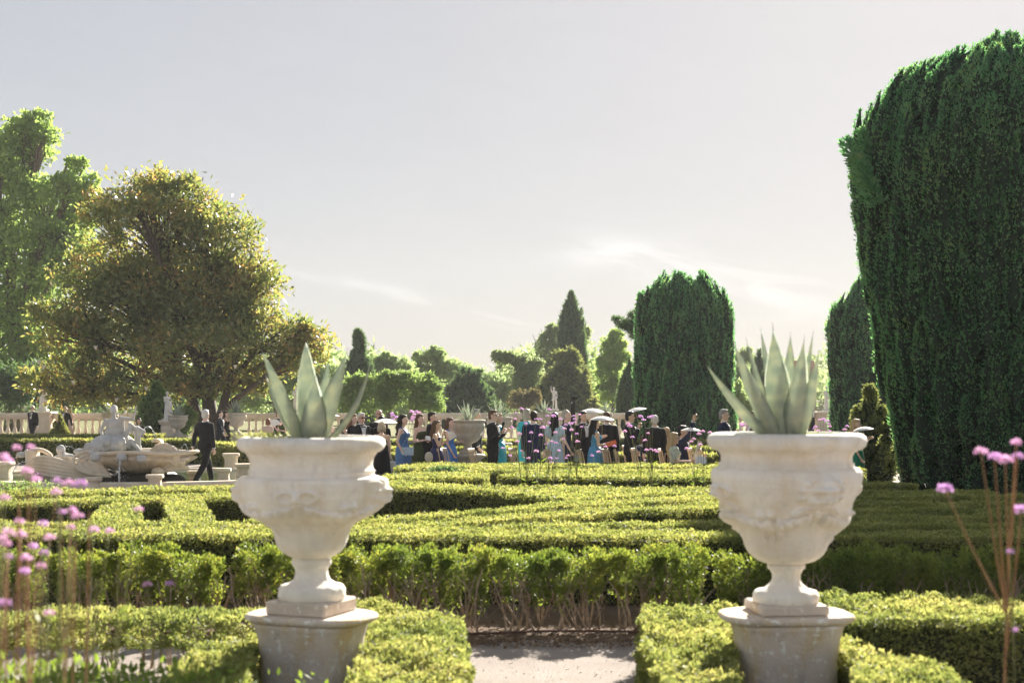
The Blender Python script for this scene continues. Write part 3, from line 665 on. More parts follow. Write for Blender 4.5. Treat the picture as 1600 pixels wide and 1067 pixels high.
for lab, px, Y, tr, lobes, nl, L, mt, kw in (
    ('rounded glossy green shrub mass behind the white parasols', 615, 82, (0, 0), [(580, 622, 52, 36), (635, 612, 55, 34), (668, 630, 30, 28), (550, 632, 30, 28), (610, 590, 30, 12)], 15000, .24, M['shrub'], dict(limbs=False, clump=.33, per=34, cat='shrub')),
    ('pale airy tree just behind the drooping conifer', 605, 120, (4, .2), [(590, 590, 32, 24), (625, 580, 30, 24), (600, 570, 22, 16)], 7000, .36, M['far_b'], {}),
    ('wispy light green tree rising above the round shrub', 680, 130, (4, .2), [(668, 568, 26, 26), (700, 580, 30, 26), (682, 555, 16, 14), (720, 595, 25, 22), (655, 590, 22, 20)], 7500, .34, M['far_b'], dict(clump=.27)),
    ('light green tree between the dark triangular conifer and the leaning tree', 775, 140, (3, .2), [(770, 610, 34, 26), (745, 600, 24, 30), (790, 625, 30, 20)], 6000, .4, M['far_b'], {}),
    ('leaning tree with a lopsided crown in front of the sky', 815, 122, (4, .22), [(800, 565, 32, 17), (825, 585, 28, 26), (778, 558, 16, 10), (822, 612, 26, 26), (838, 625, 20, 20)], 8500, .32, M['far_a'], dict(clump=.3)),
    ('dry brownish bush below the leaning tree', 818, 105, (1, .1), [(815, 628, 22, 20), (832, 622, 14, 16)], 3500, .22, M['far_e'], {}),
    ('olive green tree behind the tall cypress', 862, 150, (6, .25), [(858, 545, 24, 26), (872, 520, 20, 18), (905, 530, 20, 22), (850, 575, 22, 22)], 6500, .36, M['far_a'], dict(clump=.3)),
    ('bright green poplar standing alone against the sky', 956, 128, (4, .2), [(955, 545, 22, 24), (950, 580, 23, 26), (962, 525, 12, 12), (955, 615, 25, 28), (972, 560, 14, 16)], 9000, .33, M['plane_leaf'], dict(clump=.3)),
    ('bright shrub between the barrel yew and the bearded mask urn', 1150, 75, (0, 0), [(1150, 625, 18, 30), (1160, 645, 22, 24)], 5000, .2, M['far_b'], dict(limbs=False, cat='shrub')),
    ('pale distant tree showing between the spread agave leaves', 1165, 160, (5, .25), [(1165, 560, 16, 18), (1150, 590, 18, 24), (1185, 600, 24, 24)], 5000, .42, M['far_a'], {}),
    ('green tree under the magnolia boughs beyond the balustrade', 430, 100, (2, .2), [(420, 610, 45, 32), (470, 590, 40, 35), (500, 610, 40, 40), (380, 625, 40, 24)], 12000, .3, M['far_b'], dict(clump=.3)),
    ('shady tree behind the statue near the terrace wall', 100, 84, (2, .25), [(60, 610, 70, 48), (140, 615, 60, 40), (0, 610, 60, 50), (200, 628, 60, 28), (270, 630, 50, 26)], 15000, .28, M['far_c'], dict(clump=.3)),
    ('leafy shrub between the pale pier and the walking man', 288, 58, (0, 0), [(285, 668, 16, 22), (296, 650, 12, 16)], 4000, .13, M['shrub'], dict(limbs=False, cat='shrub')),
    ('green tree filling the gap behind the balustrade urns', 640, 150, (2, .2), [(560, 620, 40, 30), (700, 630, 50, 24), (930, 640, 40, 20), (1010, 625, 40, 30)], 7000, .42, M['far_a'], {}),
    ):
    broad('shrub' if kw.get('cat') == 'shrub' else 'broadleaf_tree', lab, px, Y, tr, lobes, int(nl*2.0), L*.74, L*.44, mt, M['bark'], TG if kw.get('cat') != 'shrub' else None, **{**dict(clump=.34, per=22, shell=.45), **kw})
# bare branches above the olive tree, pine bough beside the barrel yew
bt = thing('bare_tree', 'leafless twiggy tree top beside the tall cypress', 'tree', (W(846, 152), 152, 0), 0, TG)
tw = [tube([(0, 0, 0), (.1, 0, 4), (.3, 0, 7)], [.2, .15, .1], 6)]
for i in range(14):
    z = random.uniform(5.5, 7.2); d = random.uniform(-1.3, 1.6)
    tw.append(tube(bez((.25, 0, z), (.25+d*.5, random.uniform(-.4, .4), z+.9), (.25+d, 0, z+random.uniform(1.4, 3)), 5), np.linspace(.07, .02, 5), 4))
obj('branches', join(*tw), M['far_e'], bt)
pb = thing('pine_tree', 'dark pine bough reaching out from behind the barrel yew', 'tree', (W(1012, 64), 64, 0), 0, TG)
pw = [tube([(0, 0, 0), (0, 0, 4), (-.1, 0, 6.6)], [.2, .16, .1], 7)]; pq, pd = [], []
for (ex, ez, sx, sz) in ((958, 497, 1000, 518), (964, 506, 1000, 522), (985, 490, 1002, 510), (972, 500, 1000, 520), (980, 515, 1002, 528)):
    a = np.array((W(sx, 64)-W(1012, 64), 0, Zt(sz, 64))); b = np.array((W(ex, 64)-W(1012, 64), random.uniform(-.3, .3), Zt(ez, 64)))
    pw.append(tube(bez((-.05, 0, Zt(545, 64)), a, b, 7), np.linspace(.06, .015, 7), 5))
    t = .25+.75*rng.random(26); c_ = a+(b-a)*t[:, None]+rng.normal(size=(26, 3))*.10
    for q in c_:
        n = 26; e = unit(rng.normal(size=(n, 3))); pq.append(q+e*.02); pd.append(e+np.array((0, 0, .4)))
obj('trunk', join(*pw), M['dark_bark'], pb)
obj('needles', leaves(np.vstack(pq), np.vstack(pd), .17, .03), M['far_c'], pb)
# wood on the far hill: reads as one mass
qs = []
for i in range(420):
    x_, y_ = random.uniform(30, 130), random.uniform(196, 300)
    j = (y_-190)/14/(ny-1)
    h = 11*math.exp(-((x_-95)/60)**2)*math.sin(math.pi*min(1, j)*.8)
    r = random.uniform(1.4, 2.8); n = 80; e = unit(rng.normal(size=(n, 3)))
    qs.append(blades(np.array((x_, y_, h+r*.8))+e*r*(.5+.5*rng.random((n, 1))), e+rng.normal(size=(n, 3))*.6, .75, .5))
hw = obj('hillside_wood', cat_leaves(*qs), M['far_a']); hw['kind'] = 'stuff'; tag(hw, 'distant wooded hillside beyond the statue beside the huge yew', 'wood')
# tree line that closes the view low behind everything
qs = []
for i in range(1150):
    y_ = random.uniform(150, 215); x_ = random.uniform(-.36, .10)*y_ if random.random() < .8 else random.uniform(-90, 60)
    hh = 3.4+2.4*(math.sin(x_*.21)*.5+.5)+1.3*math.sin(x_*.77+1)
    r = random.uniform(.8, 1.9); n = 90; e = unit(rng.normal(size=(n, 3)))
    qs.append(blades(np.array((x_, y_, r*.7+random.random()*max(.5, hh)))+e*r*(.4+.65*rng.random((n, 1))), e+rng.normal(size=(n, 3))*.6, .62, .44))
tl = obj('treeline', cat_leaves(*qs), M['far_b']); tl['kind'] = 'stuff'; tag(tl, 'low distant belt of trees closing the view', 'wood')
# ------------------------------------------------------------------ foreground urns on pedestals
URN_A = [(935,50),(932,52.5),(919,52),(913,48),(911,38),(904,28),(896,25.5),(889,25),(884,27),(881,30.5),(873,30.5),(871,27),(869.5,30),(866,38),(861,46),(854,52),(846,55.5),(835,58),(826,61),(818,67),(812,76),(801,91),(789,101),(774,107),(759,110),(750,110.5),(745,108),(743,100),(741.5,97),(737,97),(735,99),(733,96),(725,94.5),(715,97),(709,101),(706,103),(704.5,108),(700,113),(693,115.5),(687,114),(683,109),(681.5,103),(683,97),(690,95)]
URN_B = [(941,48),(938,51),(928,51),(922,47),(919,34),(910,24),(904,21.5),(896,22),(890,25),(887,29),(881,29.5),(879.5,26),(878,34),(875,43),(870,51),(864,57.5),(857,62),(850,65),(839,68),(829,70),(822,74),(812,82),(800,93),(793,98),(784,103),(774,108),(764,112),(755,115),(745,116.5),(736,116),(731,112),(729,106),(727,103.5),(723,104),(721,101),(712,101),(706,104),(703,109),(701,116),(696,121.5),(688,123.5),(681,121),(677,115),(676,108),(678,103),(686,101)]
def gau(u, v, a, b, su, sv): return np.exp(-((u-a)/su)**2-((v-b)/sv)**2)
def relief(th, z, zm, zf):
    """carved masks, bows and fruit swags: outward height of the stone surface"""
    h = np.zeros_like(th); Rr = .44
    def wrap(a): return (th-a+np.pi) % (2*np.pi)-np.pi
    for a0 in (0.0, math.pi):                                    # bearded masks
        u, v = wrap(a0)*Rr/1.25, (z-zm)/1.2
        m = .046*np.exp(-(((u/.078)**2+(v/.100)**2)**2))
        m += .026*gau(u, v, 0, .034, .062, .012)+.040*gau(u, v, 0, -.004, .013, .032)+.016*gau(u, v, 0, -.028, .026, .010)
        for s in (-1, 1):
            m -= .034*gau(u, v, s*.034, .010, .017, .012)-.016*gau(u, v, s*.034, .008, .008, .006)
            m += .020*gau(u, v, s*.046, -.024, .020, .018)
            for t_ in np.linspace(0, 1, 9): m = np.maximum(m, (.050-.012*t_)*gau(u, v, s*(.012+.11*t_), -.050-.045*t_*t_, .018, .014))
            for kx, ky in ((.045, .088), (.075, .066), (.092, .032), (.094, -.006), (.015, .098)): m = np.maximum(m, .040*gau(u, v, s*kx, ky, .017, .018))
        m -= .020*gau(u, v, 0, -.070, .022, .007); m = np.maximum(m, .036*gau(u, v, 0, -.098, .020, .022))
        h = np.maximum(h, m)
    for a0 in (math.pi/2, -math.pi/2):                           # ribbon bows
        u, v = wrap(a0)*Rr, z-zm
        m = .020*gau(u, v, 0, -.01, .022, .03)
        for s in (-1, 1):
            rr = np.sqrt(((u-s*.06)/.058)**2+((v-.012)/.036)**2); m += .024*np.exp(-((rr-1)/.32)**2)
            tl_ = np.abs(v+.05+.45*(s*u-.03)); m += .018*np.exp(-(tl_/.013)**2)*((s*u > 0) & (s*u < .13))
        h = np.maximum(h, m)
    for q in range(4):                                           # swags and fruit between
        a0 = q*math.pi/2+math.pi/4
        u, v = wrap(a0)*Rr, z-zf
        rr = np.sqrt(u**2+v**2); m = np.sqrt(np.maximum(0, .052**2-rr**2))*1.05
        for s in range(7):
            c, d = .085*math.cos(s*.9+.3), .075*math.sin(s*.9+.3)
            m = np.maximum(m, .040*gau(u, v, c, d, .027, .025))
        sag = -.005+.075*(np.abs(u)/.34)**1.6
        dist = np.abs(v-sag); t = np.sqrt(np.maximum(0, .036**2-dist**2))*1.15*(np.abs(u) < .30)
        t *= 1+.25*np.sin(u*90+v*40)
        h = np.maximum(h, np.maximum(m, t))
    return h*1.2
def urn_mesh(prof, ppm, zm, zf, amp):
    seg = 270
    pr = np.array([(w/ppm, 2-(y-626)/ppm) for y, w in prof]); s = np.r_[0, np.cumsum(np.hypot(*np.diff(pr, axis=0).T))]
    k0 = int(np.argmin(np.abs(pr[:, 1]-1.16))); k1 = int(np.argmin(np.abs(pr[:30, 1]-1.53)))
    ss = np.unique(np.r_[s, np.linspace(s[k0], s[k1], 100)])
    r, z = np.interp(ss, s, pr[:, 0]), np.interp(ss, s, pr[:, 1])
    th = np.linspace(0, 2*np.pi, seg, endpoint=False)
    TH, ZZ = np.meshgrid(th, z); RR = np.repeat(r[:, None], seg, 1)
    RR = RR+amp*relief(TH, ZZ, zm, zf)*np.clip((ZZ-zf+.13)/.05, 0, 1)*np.clip((zm+.13-ZZ)/.03, 0, 1)
    RR += .002*np.sin(TH*5+ZZ*9)+.0015*np.sin(TH*13+ZZ*21)
    V = np.stack((RR*np.cos(TH), RR*np.sin(TH), ZZ), -1).reshape(-1, 3)
    n = len(z); i, j = np.meshgrid(np.arange(n-1), np.arange(seg), indexing='ij'); j2 = (j+1) % seg
    F = np.stack((i*seg+j, i*seg+j2, (i+1)*seg+j2, (i+1)*seg+j), -1).reshape(-1, 4)
    cut = (int(np.argmin(np.abs(ss-s[11])))+1)*seg
    lo = (F < cut).all(1)
    return mesh('foot', V[:cut], F[lo], True), mesh('bowl', V, F[~lo], True)
soil_g = lathe([(.40, 1.66), (.396, 1.715), (.2, 1.735), (.02, 1.74)], 32)
def squircle(n_, k): return lambda t: 1.0/((abs(math.cos(t))**n_+abs(math.sin(t))**n_)**(1.0/n_))*k
M['soil_pot'] = plain('dark potting soil', (.09, .06, .045), .95, .3, 20, .5)
def stand(label_u, label_p, X, Y, dz, kr, rot, prot, meshes):
    p = thing('stone_pedestal', label_p, 'pedestal', (X, Y, dz), prot, 'foreground urns and pedestals')
    sh = lathe([(.36, -.04), (.36, .06), (.325, .10), (.305, .22), (.308, .36), (.322, .48), (.342, .555), (.355, .585)], 64, True, squircle(4, .97))
    obj('shaft', sh, M['pedestal'], p, smooth=True, sc_=(1, .80, 1))
    cp = lathe([(.37, .582), (.40, .588), (.424, .600), (.432, .616), (.426, .630), (.410, .638), (.38, .640)], 64, True, squircle(3.2, .97))
    obj('cap', cp, M['pedestal'], p, smooth=True, sc_=(1, .70, 1))
    u = thing('stone_urn', label_u, 'urn', (X, Y, dz), 0, 'foreground urns and pedestals')
    obj('plinth_block', box(-.215, .215, -.215, .215, .640, .729-dz, .012), M['pedestal'], u, rz=prot)
    put('foot', meshes[0], M['urn'], u, (0, 0, -dz), rot); put('bowl', meshes[1], M['urn'], u, (0, 0, -dz), rot); obj('soil', soil_g, M['soil_pot'], u, sc_=(kr, kr, 1))
    return u
UL = (W(487, 9.15), 9.15, .0); UR = (W(1228, 9.0), 9.0, .025)
stand('weathered stone urn with ribbon bow and fruit swags, agave growing in it, nearer the fountain', 'lichen spotted stone pedestal under the urn nearer the fountain', *UL, 1.0, R(-4), R(-22), urn_mesh(URN_A, 242.8, 1.39, 1.265, .85))
stand('weathered stone urn with a bearded face mask and fruit swags, nearer the huge yew', 'lichen spotted stone pedestal under the bearded mask urn', *UR, 1.04, R(-73), R(6), urn_mesh(URN_B, 246.9, 1.42, 1.228, 1.15))

# ------------------------------------------------------------------ agaves
def agave_mat():
    m, nt, nd, lk, out = newmat('agave blade')
    t = nd.new('ShaderNodeTexCoord'); b = nd.new('ShaderNodeBsdfPrincipled'); b.inputs['Roughness'].default_value = .5; b.inputs['Specular IOR Level'].default_value = .3
    n = nd.new('ShaderNodeTexNoise'); n.inputs['Scale'].default_value = 14; n.inputs['Detail'].default_value = 5; lk.new(t.outputs['Object'], n.inputs['Vector'])
    r = ramp(nd, [(.25, (.36, .43, .36)), (.5, (.48, .53, .42)), (.8, (.64, .65, .47))]); wv = nd.new('ShaderNodeTexWave'); wv.bands_direction = 'Z'; wv.inputs['Scale'].default_value = 3.2; wv.inputs['Distortion'].default_value = 9; wv.inputs['Detail'].default_value = 3; lk.new(t.outputs['Object'], wv.inputs['Vector'])
    ad = nd.new('ShaderNodeMath'); ad.operation = 'MULTIPLY_ADD'; ad.inputs[1].default_value = .14; lk.new(wv.outputs['Fac'], ad.inputs[0])
    sb = nd.new('ShaderNodeMath'); sb.operation = 'MULTIPLY_ADD'; sb.inputs[1].default_value = .9; sb.inputs[2].default_value = -.02; lk.new(n.outputs[0], sb.inputs[0]); lk.new(sb.outputs[0], ad.inputs[2])
    lk.new(ad.outputs[0], r.inputs[0]); lk.new(r.outputs[0], b.inputs['Base Color'])
    tr = nd.new('ShaderNodeBsdfTranslucent'); lk.new(r.outputs[0], tr.inputs[0])
    x_ = nd.new('ShaderNodeMixShader'); x_.inputs[0].default_value = .4; lk.new(b.outputs[0], x_.inputs[1]); lk.new(tr.outputs[0], x_.inputs[2]); lk.new(x_.outputs[0], out.inputs[0]); return m
M['agave'] = agave_mat(); M['spine'] = plain('dark agave spine', (.07, .045, .03), .6)
def blade(base, ctrl, tip, wmax, axis, n=14):
    """one thick channelled agave leaf"""
    c = bez(base, ctrl, tip, n); V, F = [], []
    for i in range(n):
        t = i/(n-1); T = c[min(i+1, n-1)]-c[max(i-1, 0)]; T /= np.linalg.norm(T)
        inn = np.array((axis[0]-c[i][0], axis[1]-c[i][1], 0)); 
        if np.linalg.norm(inn) < .02: inn = np.array((0, 1.0, 0))
        inn = inn+np.array((0, 0, .25)); inn -= T*(inn@T); inn /= np.linalg.norm(inn)
        s = np.cross(T, inn)
        w = wmax*.5*np.interp(t, (0, .12, .35, .6, .85, .97, 1), (.72, .80, 1.0, .82, .36, .07, .012)); th = wmax*.22*np.interp(t, (0, .3, 1), (1.0, .6, .08)); dp = w*.34
        for a, hgt in ((-1, 0), (-.55, -dp), (0, -dp*1.4), (.55, -dp), (1, 0)): V.append(c[i]+s*w*a+inn*hgt)
        for a, hgt in ((.55, -dp-th*.8), (0, -dp*1.4-th), (-.55, -dp-th*.8)): V.append(c[i]+s*w*a+inn*hgt)
    for i in range(n-1):
        for j in range(8): F.append((i*8+j, i*8+(j+1) % 8, i*8+8+(j+1) % 8, i*8+8+j))
    F.append(tuple(range(7, -1, -1))); F.append(tuple(range((n-1)*8, n*8)))
    T = c[-1]-c[-2]; T /= np.linalg.norm(T)
    return (np.array(V), F), (c[-1]-T*.004, c[-1]+T*wmax*.28)
def agave(label, X, Y, zb, specs):
    root = thing('agave_plant', label, 'agave', (X, Y, zb))
    for (tx, ty, dy, wpx, cx_, cy_) in specs:
        s = Y/FPX; tip = np.array(((tx-800)*(Y+dy)/FPX-X, dy, Zt(ty, Y+dy)-zb)); w = wpx*s*1.28
        hor = np.array((tip[0], tip[1])); ln = np.hypot(*hor)+1e-6; b2 = hor/ln*min(.055, ln*.5)
        base = np.array((b2[0], b2[1], -.02))
        ctrl = np.array((base[0]+(tip[0]-base[0])*cx_, base[1]+(tip[1]-base[1])*cx_, base[2]+(tip[2]-base[2])*cy_))
        g, (s0, s1) = blade(base, ctrl, tip, w, (0, 0)); lf = obj('leaf', g, M['agave'], root, smooth=True)
        obj('spine', tube([s0, s1], [w*.012, .0006], 5), M['spine'], lf)
    return root
agave('grey green agave with one narrow arching leaf, in the urn nearer the fountain', UL[0], UL[1], 1.735, [
    (410, 550, -.26, 27, .50, .52), (416, 588, .10, 20, .62, .45), (478, 535, -.10, 30, .4, .6), (493, 588, -.24, 33, .75, .35), (513, 566, .24, 25, .55, .5), (541, 553, -.22, 31, .45, .55), (579, 566, -.10, 17, .72, .30)])
agave('grey green agave with a long leaf reaching sideways, in the bearded mask urn', UR[0], UR[1], 1.755, [
    (1105, 571, -.20, 27, .55, .42), (1148, 540, -.28, 29, .55, .45), (1167, 533, .14, 20, .5, .5), (1189, 517, .22, 17, .5, .5), (1208, 517, -.16, 38, .5, .5), (1235, 525, .12, 21, .5, .5), (1256, 534, -.26, 31, .6, .4), (1270, 522, .10, 17, .55, .45), (1278, 556, -.22, 29, .62, .40)])
# small succulents seeded along the rims
M['sedum'] = leafmat('seeded succulent', [(.24, .27, .10), (.34, .36, .16), (.42, .36, .22)], .35, (1.2, 1.2, .9))
def tuft(label, X, Y, z, spread, n, Hh, L, mat, name='small_succulent', cat='plant'):
    r = thing(name, label, cat, (X, Y, z)); q = rng.normal(size=(n, 3))*np.array((spread, spread*.6, 0)); q[:, 2] = rng.random(n)*Hh
    obj('leaves', leaves(q, rng.normal(size=(n, 3))*.6+np.array((0, 0, .8)), L, L*.45), mat, r); return r
tuft('pale flowering succulents seeded along the rim of the urn nearer the fountain', UL[0]-.30, UL[1]-.05, 1.715, .085, 420, .07, .03, M['sedum'])
tuft('yellowish succulent tuft beside the long-leaved agave', UR[0]+.13, UR[1]-.12, 1.735, .05, 220, .05, .03, M['sedum'])

def ring_agave(label, X, Y, z, size, n=16, group='small agaves in garden urns'):
    root = thing('agave_plant', label, 'agave', (X, Y, z), 0, group); gs = []
    for i in range(n):
        a = i*2.4+random.random()*.4; e = .25+1.15*(i/n)+random.uniform(-.1, .1); ln = size*random.uniform(.85, 1.1)
        d = np.array((math.cos(a)*math.cos(e), math.sin(a)*math.cos(e), math.sin(e)))
        b = np.array((d[0]*.03, d[1]*.03, 0)); tip = d*ln; ctrl = d*ln*.5+np.array((0, 0, -.04*size))
        g, _ = blade(b, ctrl, tip, size*.17, (0, 0), 8); obj('leaf', g, M['agave'], root, smooth=True)
    return root
# ------------------------------------------------------------------ smaller garden urns
GU = [(.20, 0), (.21, .04), (.19, .07), (.12, .10), (.085, .17), (.09, .23), (.13, .255), (.22, .29), (.285, .35), (.31, .42), (.315, .46), (.305, .48), (.36, .54), (.395, .60), (.41, .66), (.40, .71), (.375, .73), (.375, .74), (.41, .75), (.425, .775), (.42, .80), (.39, .81), (.37, .78), (.2, .77), (.02, .775)]
gu_me = mesh('bowl', *lathe(GU, 36, True, lambda t: 1+.006*math.sin(16*t)), True); gu_me.materials.append(M['old_urn'])
gp_me = mesh('base', *lathe([(.40, 0), (.40, .05), (.32, .10), (.29, .22), (.31, .30), (.40, .36), (.42, .40), (.40, .43), (.2, .44)], 28, True, squircle(3, 1)), True); gp_me.materials.append(M['old_urn'])
def garden_urn(label, px, Y, ztop, s, base=True, ag=None, agl=None):
    X = W(px, Y); r = thing('stone_urn', label, 'urn', (X, Y, 0), 0, 'garden urns around the parterre')
    zb = ztop-.80*s; put('bowl', gu_me, None, r, (0, 0, zb), random.random(), s)
    if base:
        b = put('base', gp_me, None, r, (0, 0, zb-.44*s), 0, s)
        g = zb-.44*s
        if g > .02: obj('footing', box(-.34*s, .34*s, -.34*s, .34*s, 0, g+.004, .01), M['old_urn'], r)
    if ag: ring_agave(agl, X, Y, ztop-.02*s, ag)
garden_urn('mossy stone urn on a rough base among the guests', 731, 33, Zt(656, 33), .98, True, .47, 'spiky agave in the mossy urn among the guests')
garden_urn('pale stone urn behind the man holding a microphone', 780, 45, Zt(652, 45), 1.0, True, .62, 'spiky agave behind the man holding a microphone')
garden_urn('stone urn at the balustrade beside the magnolia trunk', 369, 58, Zt(645, 58), 1.05, True, .62, 'spiky agave in the balustrade urn beside the magnolia trunk')
garden_urn('stone urn on tall foot beside the pale pier by the fountain', 278, 54, Zt(649, 54), .92, True, .5, 'drooping agave in the urn beside the pale pier')
garden_urn('stone urn half hidden behind the fountain figure', 172, 63, Zt(645, 63), .9, True, .65, 'agave showing above the balustrade behind the fountain figure')
garden_urn('stone urn beside the statue with raised arm', 850, 64, Zt(645, 64), .8, True, .62, 'agave beside the statue with raised arm')
garden_urn('stone urn hidden behind the two parasols', 946, 64, Zt(646, 64), .8, True, .62, 'agave tip rising behind the two parasols')

# ------------------------------------------------------------------ balustrades
BY = 66.0
bal = mesh('baluster', *lathe([(.085, 0), (.085, .06), (.055, .09), (.075, .16), (.105, .26), (.10, .34), (.06, .46), (.045, .56), (.055, .62), (.07, .65), (.05, .68), (.055, .72), (.085, .76), (.085, .85)], 10), True); bal.materials.append(M['stone'])
def balustrade(label, x0, x1, Y=BY, spacing=.315, ang=0.0):
    a, b = W(x0, Y), W(x1, Y); ln = b-a
    r = thing('balustrade', label, 'balustrade', (a, Y, 0), ang, 'stone balustrade sections')
    obj('plinth', join(box(0, ln, -.24, .24, 0, .20, .015), box(.004, ln-.004, -.18, .18, .2, .302, .015)), M['stone'], r)
    n = max(1, int(ln/spacing))
    for i in range(n): put('baluster', bal, None, r, ((i+.5)*ln/n, 0, .30))
    obj('rail', join(box(0, ln, -.15, .15, 1.148, 1.21, .012), box(-.003, ln+.003, -.21, .21, 1.205, 1.42, .03)), M['stone'], r)
    return r
balustrade('stone balustrade run at the picture edge behind the suited man with the tie', -90, 50)
balustrade('stone balustrade run behind the clipped cone and fountain figure', 84, 250)
balustrade('stone balustrade run between the pale pier and the balustrade urn', 274, 352)
balustrade('stone balustrade run between the magnolia trunk and the urn nearer the fountain', 384, 545)
balustrade('stone balustrade run behind the mossy urn and the man holding a microphone', 660, 849)
balustrade('stone balustrade run behind the two parasols', 883, 1030)
balustrade('stone balustrade run behind the bearded mask urn', 1118, 1272)
def pier(label, px, wpx, Y, z1, name='stone_pier'):
    w = wpx/FPX*Y/2; r = thing(name, label, 'pier', (W(px, Y), Y, 0), 0, 'stone piers')
    obj('base_course', box(-w-.06, w+.06, -w-.06, w+.06, 0, .28, .02), M['stone'], r)
    obj('shaft', box(-w, w, -w, w, .275, z1-.16, .015), M['stone'], r)
    obj('panel', box(-w*.68, w*.68, -w-.02, -w+.02, .45, z1-.35, .01), M['stone'], r)
    obj('cap', join(box(-w-.05, w+.05, -w-.05, w+.05, z1-.163, z1-.10, .01), box(-w-.09, w+.09, -w-.09, w+.09, z1-.103, z1, .025)), M['stone'], r)
    return r
pier('wide stone pier under the draped statue at the terrace', 67, 30, BY-.1, 1.50)
pier('pale stone pier beside the fountain with a statue on top', 263, 19, 55, 1.25)
pier('stone pier under the statue with raised arm', 866, 25, BY-.1, 1.50)
pier('flower-fronted stone pier under the statue beside the huge yew', 1292, 34, BY-.1, 1.50)
pier('slim stone pier behind the agave with one arching leaf', 462, 20, BY-.1, 1.45)
# ------------------------------------------------------------------ figures
SKIN = [plain('fair skin', (.74, .52, .42), .55, .06, 20), plain('tanned skin', (.60, .38, .28), .55, .06, 20), plain('olive skin', (.66, .45, .33), .55, .06, 20)]
CL = {}
def cloth(name, col, rough=.85, sheen=.0, var=.12, scale=20): 
    if name not in CL: CL[name] = plain(name, col, rough, var, scale, .15, 90, .2, 0, sheen)
    return CL[name]
black = cloth('black wool', (.020, .020, .022)); navy = cloth('navy wool', (.018, .024, .060)); white = cloth('white cotton', (.78, .77, .75))
ink = plain('dark lens', (.01, .01, .01), .2, .05); lip = plain('lip', (.38, .14, .12), .6, .05)
HAIR = dict(white=plain('white hair', (.62, .60, .57), .7, .15, 60, .6, 90), grey=plain('grey hair', (.26, .25, .24), .7, .2, 60, .6, 90), dark=plain('dark brown hair', (.025, .017, .012), .6, .25, 60, .6, 90), black=plain('black hair', (.010, .009, .009), .5, .2, 60, .6, 90),
            brown=plain('brown hair', (.12, .065, .035), .65, .25, 60, .6, 90), auburn=plain('auburn hair', (.20, .085, .04), .65, .25, 60, .6, 90), blond=plain('blond hair', (.46, .33, .18), .65, .2, 60, .6, 90), ash=plain('ash blond hair', (.40, .36, .29), .65, .2, 60, .6, 90))
ARM = dict(down=((.13, .02, -1), (.04, -.14, -1)), front=((.18, .02, -1), (-.38, -.85, .12)), hold=((.14, -.12, -1), (-.12, -.75, .55)), face=((.15, -.40, -.9), (-.28, -.30, .95)),
           up=((.25, -.62, .60), (.05, -.22, 1)), hip=((.42, .12, -.9), (-.35, -.35, -.85)), swf=((.10, -.38, -1), (.0, -.55, -.9)), swb=((.12, .38, -1), (.04, .18, -1)), low=((.12, -.08, -1), (-.15, -.45, -.85)), lap=((.12, -.30, -1), (-.15, -.9, .05)), point=((.2, -.55, -.75), (.1, -.75, .6)))
def rotx(p, a, c): 
    p = np.asarray(p, float)-c; ca, sa = math.cos(a), math.sin(a)
    return np.array((p[0], p[1]*ca-p[2]*sa, p[1]*sa+p[2]*ca))+c
def skeleton(armR='down', armL='down', legs='stand', lean=0.0, female=False):
    J = {}; sw = .165 if female else .195
    pz = .93
    J['pelvis'] = np.array((0, 0, pz)); J['waist'] = np.array((0, -.005, 1.10)); J['chest'] = np.array((0, 0, 1.29)); J['neck'] = np.array((0, .012, 1.47)); J['head'] = np.array((0, -.012, 1.625))
    for s, k, ar in ((-1, 'R', armR), (1, 'L', armL)):
        u, f = ARM[ar]; u = np.array((u[0]*s, u[1], u[2])); f = np.array((f[0]*s, f[1], f[2])); u = u/np.linalg.norm(u); f = f/np.linalg.norm(f)
        sh = np.array((s*sw, .01, 1.395)); e = sh+u*.285; w = e+f*.25
        J['sh'+k], J['el'+k], J['wr'+k], J['hd'+k] = sh, e, w, f
        hip = np.array((s*.09, 0, .92))
        if legs == 'sit': kn = hip+np.array((s*.03, -.42, .0)); an = kn+np.array((0, .04, -.40))
        elif legs == 'walk': d = .30*s; kn = hip+np.array((0, -.5*d-.04, -.41)); an = hip+np.array((0, -d-(.0 if s > 0 else -.10), -.80+(.05 if s < 0 else 0)))
        else: kn = hip+np.array((s*.01, -.012, -.42)); an = hip+np.array((s*.02, .02, -.83))
        J['hip'+k], J['kn'+k], J['an'+k] = hip, kn, an
    if lean:
        c = J['pelvis'].copy()
        for q in list(J):
            if q[:2] in ('wa', 'ch', 'ne', 'he', 'sh', 'el', 'wr'): J[q] = rotx(J[q], lean, c)
            if q[:2] == 'hd': J[q] = rotx(J[q], lean, np.zeros(3))
    if legs == 'sit':
        dz = np.array((0, 0, -.43))
        for q in list(J):
            if q[:2] != 'hd': J[q] = J[q]+dz
    return J
def fingers(w, f, inn):
    """four fingers and a thumb rooted in the palm"""
    f = f/np.linalg.norm(f); inn = inn-f*(inn@f); inn = inn/(np.linalg.norm(inn)+1e-9); s = np.cross(f, inn); out = []
    pe = w+f*.085
    for i, (o, ln) in enumerate(((-.028, .066), (-.009, .078), (.010, .074), (.028, .058))):
        a = pe+s*o; out.append(tube([a-f*.02, a+f*ln*.45, a+f*ln*.8+inn*ln*.28, a+f*ln*.9+inn*ln*.6], [.0095, .009, .0085, .006], 5))
    a = w+f*.03-s*.03; out.append(tube([a, a-s*.028+f*.03+inn*.01, a-s*.03+f*.06+inn*.025], [.012, .0105, .007], 5))
    return out
